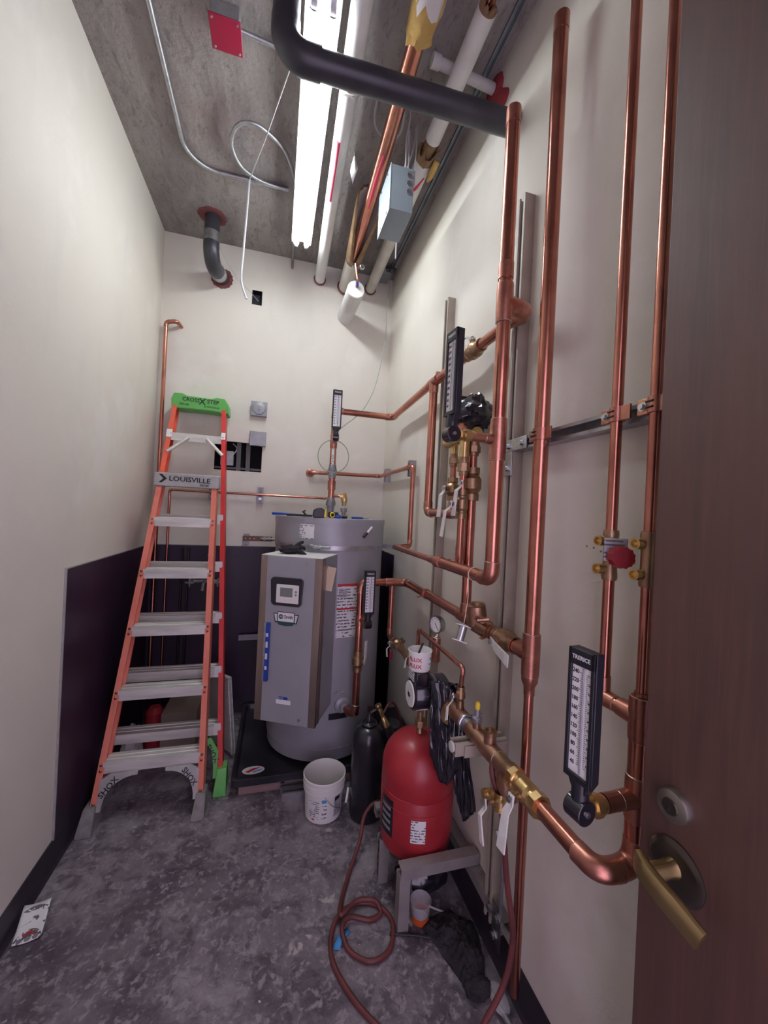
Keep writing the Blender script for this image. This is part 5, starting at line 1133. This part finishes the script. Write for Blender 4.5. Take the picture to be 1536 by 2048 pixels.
MB().tube([(.772, 1.10, .235), (.765, 1.09, .45), (.755, 1.12, .50)], .006, 8).build('tie_rod', 'zinc_dull', t)
# black plastic sheet hanging over the pump and tank
def sheet(P0, P1, n0, bulge, name, seed, m=28):
    """hanging sheet: top edge P0..P1 polyline of (top point, bottom point) pairs"""
    vs = []; fs = []; K = len(P0) - 1; nu = 26
    for i in range(nu + 1):
        u = i / nu * K; k = min(int(u), K - 1); f = u - k
        a = V(P0[k]).lerp(V(P0[k + 1]), f); b = V(P1[k]).lerp(V(P1[k + 1]), f)
        for j in range(m + 1):
            s = j / m; p = a.lerp(b, s); nn = V(n0)
            w = .016 * noise.noise(V((u * 2.1 + seed, s * 2.6, seed))) + .014 * abs(noise.noise(V((u * 4 + seed, s * 6.5, seed * 2)))) + .006 * noise.noise(V((u * 11, s * 16, seed))) + bulge * math.sin(s * PI)
            vs.append(p + nn * w + V((0, .010 * noise.noise(V((s * 4, u * 2, seed + 9))), 0)))
    for i in range(nu):
        for j in range(m): fs.append(((m + 1) * i + j, (m + 1) * (i + 1) + j, (m + 1) * (i + 1) + j + 1, (m + 1) * i + j + 1))
    o = MB().add(vs, fs).build(name, 'black_film', None, angle=180); sm = o.modifiers.new('thick', 'SOLIDIFY'); sm.thickness = .001; return o
t = thing('plastic_sheet', 'black plastic wrap hanging from the pump flange over the red tank', 'plastic wrap', (.66, 1.34, .5))
o = sheet([(.60, 1.36, .905), (.635, 1.325, .915), (.66, 1.30, .895), (.67, 1.27, .87)], [(.600, 1.335, .64), (.625, 1.305, .56), (.655, 1.295, .54), (.70, 1.29, .60)], (-.6, -.7, .2), .012, 'front_fold', 3); o.parent = t; o.location = o.location - V(t.location)
o = sheet([(.66, 1.345, .90), (.70, 1.335, .90), (.71, 1.31, .86)], [(.69, 1.305, .52), (.725, 1.29, .40), (.775, 1.285, .44)], (-.5, -.8, .1), .010, 'rear_fold', 8); o.parent = t; o.location = o.location - V(t.location)
MB().tube(smooth([(.655, 1.26, .845), (.652, 1.255, .76), (.65, 1.25, .72)]), .0012, 6).tube(smooth([(.66, 1.23, .83), (.655, 1.225, .75)]), .0012, 6).split('tie_string', 'ink_white', t)

# red hose on the floor
hz = .009
hose = [(.668, 1.01, .845), (.640, .985, .80), (.662, .962, .70), (.690, .962, .50), (.714, .957, .36), (.712, .955, .28), (.692, .955, .20), (.640, .955, .115), (.56, .95, .03), (.43, 1.03, hz), (.33, 1.13, hz), (.262, 1.26, hz), (.258, 1.35, hz), (.295, 1.42, hz + .004), (.37, 1.455, hz), (.45, 1.43, hz), (.49, 1.36, hz), (.455, 1.275, hz), (.38, 1.255, hz), (.315, 1.305, hz), (.302, 1.37, hz + .014), (.34, 1.40, hz + .012), (.41, 1.385, hz), (.455, 1.40, hz), (.44, 1.44, hz + .012), (.37, 1.45, hz + .014), (.305, 1.41, hz + .016), (.312, 1.46, hz + .01), (.365, 1.58, hz), (.43, 1.68, .05), (.465, 1.74, .12), (.53, 1.77, .15), (.60, 1.83, .06)]
tag(MB().tube(smooth(hose, 7), .0085, 12).build('gas_hose', 'hose_red'), 'dark red hose coiled on the floor and hung over the circulation line', 'hose')
tag(MB().tube(smooth([(.47, 1.325, .006), (.56, 1.30, .006), (.63, 1.27, .007)]), .005, 8).build('power_cord', 'black_plastic'), 'short dark cord on the floor between hose coil and rag', 'cord')
# floor items
t = thing('dark_rag', 'dark crumpled rag on the floor in front of the tank stand', 'rag', (.69, 1.2, 0))
mb = MB(); vs = []; fs = []; nx, ny = 30, 36
ou = [(.60, 1.33), (.70, 1.345), (.78, 1.30), (.775, 1.20), (.745, 1.13), (.715, 1.085), (.665, 1.09), (.655, 1.15), (.625, 1.23)]
def inside(x, y):
    c_ = False; j = len(ou) - 1
    for i in range(len(ou)):
        if (ou[i][1] > y) != (ou[j][1] > y) and x < (ou[j][0] - ou[i][0]) * (y - ou[i][1]) / (ou[j][1] - ou[i][1]) + ou[i][0]: c_ = not c_
        j = i
    return c_
cx, cy = .69, 1.215
N = 40; R_ = 26
op = smooth([(x, y, 0) for x, y in ou], 9, closed=True)
for k in range(R_ + 1):
    s = k / R_
    for p in op:
        x = cx + (p.x - cx) * s; y = cy + (p.y - cy) * s; h = .050 * (1 - s ** 2.2) + .034 * noise.noise(V((x * 16, y * 16, 1))) + .030 * abs(noise.noise(V((x * 34, y * 34, 4)))) * (1 - s ** 4) + .010 * noise.noise(V((x * 90, y * 90, 5)))
        w = 1 + .12 * noise.noise(V((p.x * 25, p.y * 25, 7))) * s
        vs.append((cx + (x - cx) * w, cy + (y - cy) * w, max(.002, h)))
L = len(op)
for k in range(R_):
    for j in range(L): fs.append((L * k + j, L * (k + 1) + j, L * (k + 1) + (j + 1) % L, L * k + (j + 1) % L))
MB().add(vs, fs).build('cloth', 'black_cloth', t)
crumple((.70, 1.095, .02), .045, .030, .02, 6, .3, 1.8).build('knotted_end', 'black_cloth', t)
tag(crumple((.655, 1.47, .075), .105, .075, .068, 17, .35, 1.8).build('black_bag', 'black_film'), 'black crumpled bag on the floor beneath the red tank stand', 'bag')
t = thing('plastic_cup', 'clear plastic cup with an orange band under the tank stand', 'cup', (.598, 1.352, 0))
MB().lathe([(0, .002), (.030, .002), (.032, .006), (.0395, .072), (.041, .074), (.0395, .076), (.038, .073), (.031, .008), (0, .005)], (.598, 1.352, 0), (0, 0, 1), 32).build('cup', 'clear_plastic', t)
MB().lathe([(.0325, .005), (.0355, .032)], (.598, 1.352, 0), (0, 0, 1), 32).build('band', 'orange_label', t)
tag(MB().tube([(.648, 1.385, .006), (.705, 1.345, .006)], .0035, 8).build('white_stick', 'white_plastic'), 'thin white stick on the floor beside the black bag', 'stick')
tag(MB().tube([(.735, 1.10, .012), (.762, .93, .012)], .009, 12).build('pipe_offcut', 'zinc_dull'), 'grey pipe offcut on the floor against the right baseboard', 'pipe offcut')
tag(crumple((.752, 1.06, .016), .025, .045, .014, 23, .2, 1.6).build('clear_wrap', 'clear_plastic'), 'scrap of clear plastic wrap beside the pipe offcut', 'plastic wrap')
q = MB().add([(.262, 1.325, .002), (.285, 1.318, .003), (.30, 1.345, .006), (.335, 1.365, .003), (.325, 1.385, .003), (.283, 1.362, .004)], [(0, 1, 2, 5), (2, 3, 4, 5)])
o = q.build('tape_scrap', 'blue_tape'); o.modifiers.new('thick', 'SOLIDIFY').thickness = .0008; tag(o, 'torn scrap of blue tape under the hose coil', 'tape')
q = MB(); vs = []; fs = []
pc = V((-.768, 1.64, 0)); e1 = V((.98, .2, 0)).normalized(); e2 = V((-.2, .98, 0)).normalized()
t = thing('packaging_card', 'white battery packaging card with red letters by the left baseboard', 'card', (-.768, 1.64, 0))
for i in range(9):
    for j in range(9):
        u, v_ = i / 8 - .5, j / 8 - .5; p = pc + e1 * u * .078 + e2 * v_ * .115; vs.append((p.x, p.y, .004 + .030 * (v_ + .5) ** 1.5 + .006 * (2 * u) ** 2))
for i in range(8):
    for j in range(8): fs.append((9 * i + j, 9 * i + 9 + j, 9 * i + 10 + j, 9 * i + j + 1))
o = MB().add(vs, fs).build('card', 'print_fine', t); o.modifiers.new('thick', 'SOLIDIFY').thickness = .0012
text('AAA', .036, pc + e2 * -.026 + V((0, 0, .009)), e1, e2 + V((0, 0, .06)), 'ink_red', t, sx=.95)
for i in range(3): MB().lathe([(0, .0015), (.008, .0015), (.009, 0)], pc + e1 * (-.022 + .022 * i) + e2 * -.048 + V((0, 0, .007)), (0, 0, 1), 14).build('blister', 'ink_grey', t)

# ------------------------------------------------------------------ wall boxes, faucet, stored boards
t = thing('switch_plate', 'grey metal box with a round toggle cover on the back wall', 'switch', (-.156, YB - .02, 2.196))
MB().box((-.213, YB - .035, 2.195), (-.100, YB, 2.303)).build('box', 'box_grey', t, bevel=.004)
MB().lathe([(.048, .035), (.045, .040), (.036, .042), (0, .042)], (-.157, YB, 2.252), (0, -1, 0), 8, hint=(.38, 0, .92)).build('cover', 'box_grey', t)
MB().obox((-.156, YB - .047, 2.252), (.010, .012, .030)).build('toggle', 'galvanised', t, bevel=.002)
t = thing('blank_box', 'grey blank-covered electrical box at the wall opening corner', 'junction box', (-.155, YB - .02, 1.98))
MB().box((-.212, YB - .03, 1.978), (-.098, YB, 2.085)).build('cover', 'box_grey', t, bevel=.003)
q = MB()
for x, z in ((-.205, 2.078), (-.106, 1.985)): q.lathe([(0, .003), (.004, .002), (.005, 0)], (x, YB - .03, z), (0, -1, 0), 10)
q.split('screw', 'steel', t)
t = thing('wall_faucet', 'tarnished service faucet on the dark panel behind the ladder', 'faucet', (-.46, 2.92, .9))
MB().tube([(-.56, YB - .05, .99), (-.36, YB - .05, .99)], .013, 14).tube([(-.46, YB - .05, .99), (-.46, YB - .13, .985), (-.46, YB - .15, .94)], .012, 14).build('spout', 'zinc_dull', t)
for x in (-.55, -.37): MB().tube([(x, YB - .006, .99), (x, YB - .09, .99)], .016, 14).build('valve_body', 'zinc_dull', t); MB().obox((x, YB - .10, .99), (.06, .012, .012)).obox((x, YB - .10, .99), (.012, .012, .06)).build('cross_handle', 'zinc_dull', t, bevel=.003)
MB().tube([(-.44, YB - .06, 1.00), (-.43, YB - .05, 1.17)], .005, 8).ball((-.43, YB - .05, 1.175), .022, .016, .014).build('stay_rod', 'zinc_dull', t)
q = thing('supply_stub', 'pair of dark supply pipes down the panel behind the ladder', 'pipe', (-.6, 2.97, .12))
for x in (-.62, -.58): MB().tube([(x, YB - .02, .12), (x, YB - .02, 1.22)], .008, 10).build('pipe', 'dark_brass', q)
t = thing('leaning_panel', 'pale framed panel leaning behind the right side of the ladder', 'panel', (-.27, 2.62, 0))
ax = (V((.62, -.78, 0)).normalized(), V((.78, .62, .12)).normalized(), None)
z_ = V((-.1, .08, 1)).normalized(); x_ = V((.55, -.83, 0)); x_ = (x_ - z_ * x_.dot(z_)).normalized(); y_ = z_.cross(x_)
c = V((-.285, 2.62, .235))
MB().obox(c, (.30, .018, .45), (x_, y_, z_)).build('sheet', 'board_pale', t, bevel=.002)
for s in (-1, 1): MB().obox(c + x_ * s * .14, (.02, .024, .455), (x_, y_, z_)).build('edge', 'aluminium', t, bevel=.001)
MB().obox(c + z_ * .22, (.30, .024, .02), (x_, y_, z_)).build('edge', 'aluminium', t, bevel=.001)
tag(MB().box((-.62, 2.62, 0), (-.42, 2.86, .235)).build('cardboard_box', 'cardboard', bevel=.003), 'brown cardboard box on the floor behind the ladder', 'box')
tag(MB().lathe([(0, 0), (.05, 0), (.052, .01), (.052, .22), (.04, .235), (.03, .25), (0, .25)], (-.675, 2.70, 0), (0, 0, 1), 24).build('red_canister', 'tank_red'), 'red canister on the floor behind the ladder', 'canister')
tag(crumple((-.75, 2.56, .11), .055, .08, .10, 41, .3, 1.8).build('white_sack', 'pvc_white'), 'pale sack slumped behind the left ladder leg', 'sack')

# ------------------------------------------------------------------ ladder
t = thing('step_ladder', 'orange fibreglass step ladder with green top, folded and leaning on the back wall', 'ladder', (-.52, 2.2, 0))
def FP(x, z, d=0.0, y0=2.05): return V((x, y0 + .3 * z + d, z))
def rail(x0, z0, x1, z1, y0, side, mname, mface, fw=.028, dep=.072):
    """C-channel rail: web on the outer side, flanges towards the ladder's middle"""
    a, b = FP(x0, z0, 0, y0), FP(x1, z1, 0, y0); d = (b - a).normalized(); yv = V((0, 1, 0)); yv = (yv - d * yv.dot(d)).normalized(); xv = V((side, 0, 0)); xv = (xv - d * xv.dot(d)); xv = (xv - yv * xv.dot(yv)).normalized()
    th = .004; P = [(0, 0), (fw, 0), (fw, th), (th, th), (th, dep - th), (fw, dep - th), (fw, dep), (0, dep)]; n = len(P)
    vs = [a + xv * p + yv * q_ for p, q_ in P] + [b + xv * p + yv * q_ for p, q_ in P]
    rl = MB().add(vs, [tuple(range(n)), tuple(reversed(range(n, 2 * n)))] + [(i, n + i, n + (i + 1) % n, (i + 1) % n) for i in range(n)]).build('rail', mname, t)
    return rl, xv, yv, d
zf = 1.655
fl = lambda z: -.778 + .058 * z; fr = lambda z: -.282 - .046 * z
rl_ = lambda z: -.808 + .052 * z; rr_ = lambda z: -.207 - .073 * z
railL, *_ = rail(fl(.06), .06, fl(zf), zf, 2.05, 1, 'ladder_worn', 'ladder_worn')
railR, *_ = rail(fr(.06), .06, fr(zf), zf, 2.05, -1, 'ladder_worn', 'ladder_worn')
rearL, *_ = rail(rl_(.06), .06, rl_(2.19), 2.19, 2.19, 1, 'ladder_orange', 'ladder_orange')
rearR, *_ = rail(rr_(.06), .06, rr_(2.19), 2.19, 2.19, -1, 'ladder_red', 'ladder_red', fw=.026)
def step(z, xl, xr, y0, parent, hgt=.05, dep=.085, bolts=True):
    y = y0 + .3 * z
    # tread with front lip: L-shaped extrusion with grip ridges
    prof = [(0, 0), (0, -hgt), (.006, -hgt), (.006, -.006), (dep - .006, -.006), (dep - .006, -.035), (dep, -.035), (dep, 0), (dep * .8, 0), (dep * .78, .003), (dep * .70, .003), (dep * .68, 0), (dep * .45, 0), (dep * .43, .003), (dep * .35, .003), (dep * .33, 0)]
    vs = [V((xl, y + a, z + b)) for a, b in prof] + [V((xr, y + a, z + b)) for a, b in prof]; n = len(prof)
    s = MB().add(vs, [tuple(range(n)), tuple(reversed(range(n, 2 * n)))] + [(i, n + i, n + (i + 1) % n, (i + 1) % n) for i in range(n)]).build('step', 'aluminium', parent, angle=20)
    return s
for z in (.268, .572, .868, 1.160, 1.446):
    s = step(z, fl(z) + .020, fr(z) - .020, 2.045, t)
    q = MB()
    for x in (fl(z) + .013, fr(z) - .013):
        for dz in (-.008, -.032): q.lathe([(0, .006), (.006, .005), (.007, 0)], FP(x, z + dz, -.0005), (0, -1, -.3), 12)
    q.split('rivet', 'bronze_red', s)
for z in (.315, .60, .885, 1.175, 1.46, 1.99):
    s = step(z, rl_(z) + .02, rr_(z) - .008, 2.185, t)
    if z < 1.7: MB().box((rr_(z) - .045, 2.183 + .3 * z, z - .05), (rr_(z) - .010, 2.19 + .3 * z, z + .012)).build('step_bracket', 'white_plastic', s)
    q = MB()
    for dz in (-.008, -.032): q.lathe([(0, .005), (.005, .004), (.006, 0)], V((rr_(z) - .012, 2.189 + .3 * z, z + dz)), (0, -1, -.3), 10)
    q.split('rivet', 'steel', s)
# cross brace under the top rung
for (xa, xb_) in ((rl_(1.88) + .02, -.575), (rr_(1.88) - .015, -.465)):
    MB().tube([(xa, 2.19 + .3 * 1.86, 1.86), (xb_, 2.19 + .3 * 1.965, 1.965)], .011, 10).build('knee_brace', 'aluminium', t)
# crossbar with maker's name
zb = 1.60
cb_ = MB().prism([(-.0, 0), (-.0, -.078), (-.085, -.085), (-.085, 0)], (fl(zb) - .012, 2.53, zb + .03), (fr(zb) + .012, 2.53, zb + .03), x=(0, -1, 0)).build('name_bar', 'aluminium_grey', t, bevel=.004)
for vv in cb_.data.vertices: pass
text('LOUISVILLE', .040, (-.505, 2.529, zb + .074), (1, 0, -.02), (0, 0, 1), 'ink', cb_, ext=.0006, sx=1.12)
text('300 LBS', .016, (-.425, 2.529, zb + .045), (1, 0, -.02), (0, 0, 1), 'ink', cb_, ext=.0006)
MB().add([(-.672, 2.5295, zb + .10), (-.655, 2.5295, zb + .10), (-.628, 2.5295, zb + .075), (-.655, 2.5295, zb + .05), (-.672, 2.5295, zb + .05), (-.648, 2.5295, zb + .075)], [(0, 5, 2, 1), (5, 4, 3, 2)]).build('arrow_logo', 'ink', cb_)
# green top cap
pts = [(-.700, 2.165), (-.706, 2.225), (-.690, 2.265), (-.64, 2.267), (-.61, 2.254), (-.46, 2.250), (-.43, 2.262), (-.375, 2.260), (-.352, 2.225), (-.348, 2.16), (-.385, 2.152), (-.405, 2.164), (-.47, 2.168), (-.60, 2.168), (-.655, 2.165)]
N = len(pts); y0, y1 = 2.845, 2.975
vs = [(a, y0, b) for a, b in pts] + [(a, y1, b) for a, b in pts]
cap = MB().add(vs, [tuple(reversed(range(N))), tuple(range(N, 2 * N))] + [(i, (i + 1) % N, N + (i + 1) % N, N + i) for i in range(N)]).build('top_cap', 'ladder_green', t, bevel=.005)
text('CROSS', .036, (-.585, y0 - .0004, 2.228), (1, 0, -.03), (0, 0, 1), 'ink', cap, ext=.0006, sx=.98); text('X', .058, (-.515, y0 - .0004, 2.222), (1, 0, -.03), (0, 0, 1), 'ink', cap, ext=.0006); text('STEP', .036, (-.448, y0 - .0004, 2.227), (1, 0, -.03), (0, 0, 1), 'ink', cap, ext=.0006)
text('300 LBS', .018, (-.625, y0 - .0004, 2.195), (1, 0, -.03), (0, 0, 1), 'ink', cap, ext=.0006); text('by LOUISVILLE', .015, (-.455, y0 - .0004, 2.192), (1, 0, -.03), (0, 0, 1), 'ink', cap, ext=.0006)
# stickers
MB().obox(FP(rl_(1.98) + .014, 1.985, -.002, 2.19), (.034, .001, .055), (V((1, 0, 0)), V((0, .958, -.287)), V((0, .287, .958)))).build('white_sticker', 'white_paper', t)
MB().obox(FP(rr_(2.0) - .013, 1.995, -.002, 2.19), (.026, .001, .05), (V((1, 0, 0)), V((0, .958, -.287)), V((0, .287, .958)))).build('white_sticker', 'white_paper', t)
# shock-brace gussets at the bottom
def gusset(xo, sgn, y0, mname, parent, lettering=True, zt=.222, wd=.155):
    def lean(p): return V((p[0], y0 + .3 * p[1], p[1]))
    out = [(xo, .075), (xo, .20), (xo + sgn * .04, zt), (xo + sgn * wd, zt)]
    inn = []
    for i in range(9): a = PI / 2 * i / 8; inn.append((xo + sgn * (.022 + (wd - .022) * (1 - math.cos(PI / 2 - a)) * 1.0), .06 + (zt - .018 - .06) * math.sin(PI / 2 - a)))
    inn = [(xo + sgn * (.018 + (wd - .018) * (1 - math.cos(a_)) ** 1.15), .075 + (zt - .014 - .075) * math.sin(a_)) for a_ in [PI / 2 * (1 - i / 8) for i in range(9)]]
    P_ = out + inn; n = len(P_); vs = [lean(p) + V((0, -.004, 0)) for p in P_] + [lean(p) + V((0, .004, 0)) for p in P_]
    g = MB().add(vs, [tuple(range(n)), tuple(reversed(range(n, 2 * n)))] + [(i, n + i, n + (i + 1) % n, (i + 1) % n) for i in range(n)]).build('gusset', mname, parent)
    return g
g1 = gusset(fl(.2) + .022, 1, 2.05, 'aluminium_grey', t); g2 = gusset(fr(.2) - .022, -1, 2.05, 'aluminium_grey', t)
text('SHOX', .036, FP(fl(.17) + .062, .168, -.0048), (.62, .21, .72), (-.7, .2, .66), 'ink', g1, ext=.0005); text('SHOX', .036, FP(fr(.17) - .066, .172, -.0048), (.60, -.21, -.72), (.72, .2, .62), 'ink', g2, ext=.0005)
g3 = gusset(rr_(.2) - .02, -1, 2.185, 'ladder_green', t, zt=.26, wd=.09); text('SHOX', .036, FP(rr_(.17) - .052, .19, -.0048, 2.185), (.5, -.21, -.8), (.8, .2, .5), 'ink', g3, ext=.0005)
# feet
def foot(x, y0, mname, w=.046, h=.10, dz=0):
    vs = [(x - w * .72, y0 - .035, 0), (x + w * .55, y0 - .035, 0), (x + w * .55, y0 + .09, 0), (x - w * .72, y0 + .09, 0), (x - w / 2, y0 + .012, h), (x + w * .45, y0 + .012, h), (x + w * .45, y0 + .085, h), (x - w / 2, y0 + .085, h),
          (x - w * .72, y0 - .035, .014), (x + w * .55, y0 - .035, .014), (x + w * .55, y0 + .09, .014), (x - w * .72, y0 + .09, .014)]
    return MB().add(vs, [(0, 3, 2, 1), (4, 5, 6, 7), (0, 1, 9, 8), (1, 2, 10, 9), (2, 3, 11, 10), (3, 0, 8, 11), (8, 9, 5, 4), (9, 10, 6, 5), (10, 11, 7, 6), (11, 8, 4, 7)]).build('foot', mname, t, bevel=.003)
foot(fl(0) + .010, 2.05, 'rubber_grey', .05); foot(fr(0) - .012, 2.05, 'rubber_grey', .046)
foot(rr_(0) - .008, 2.195, 'ladder_green', .05, .12); foot(rl_(0) + .03, 2.21, 'rubber_grey', .04, .10)
for x in (fl(.1) + .013, fr(.1) - .013): MB().lathe([(0, .006), (.007, .005), (.008, 0)], FP(x, .105, -.0005), (0, -1, -.3), 12).build('rivet', 'bronze_red', t)
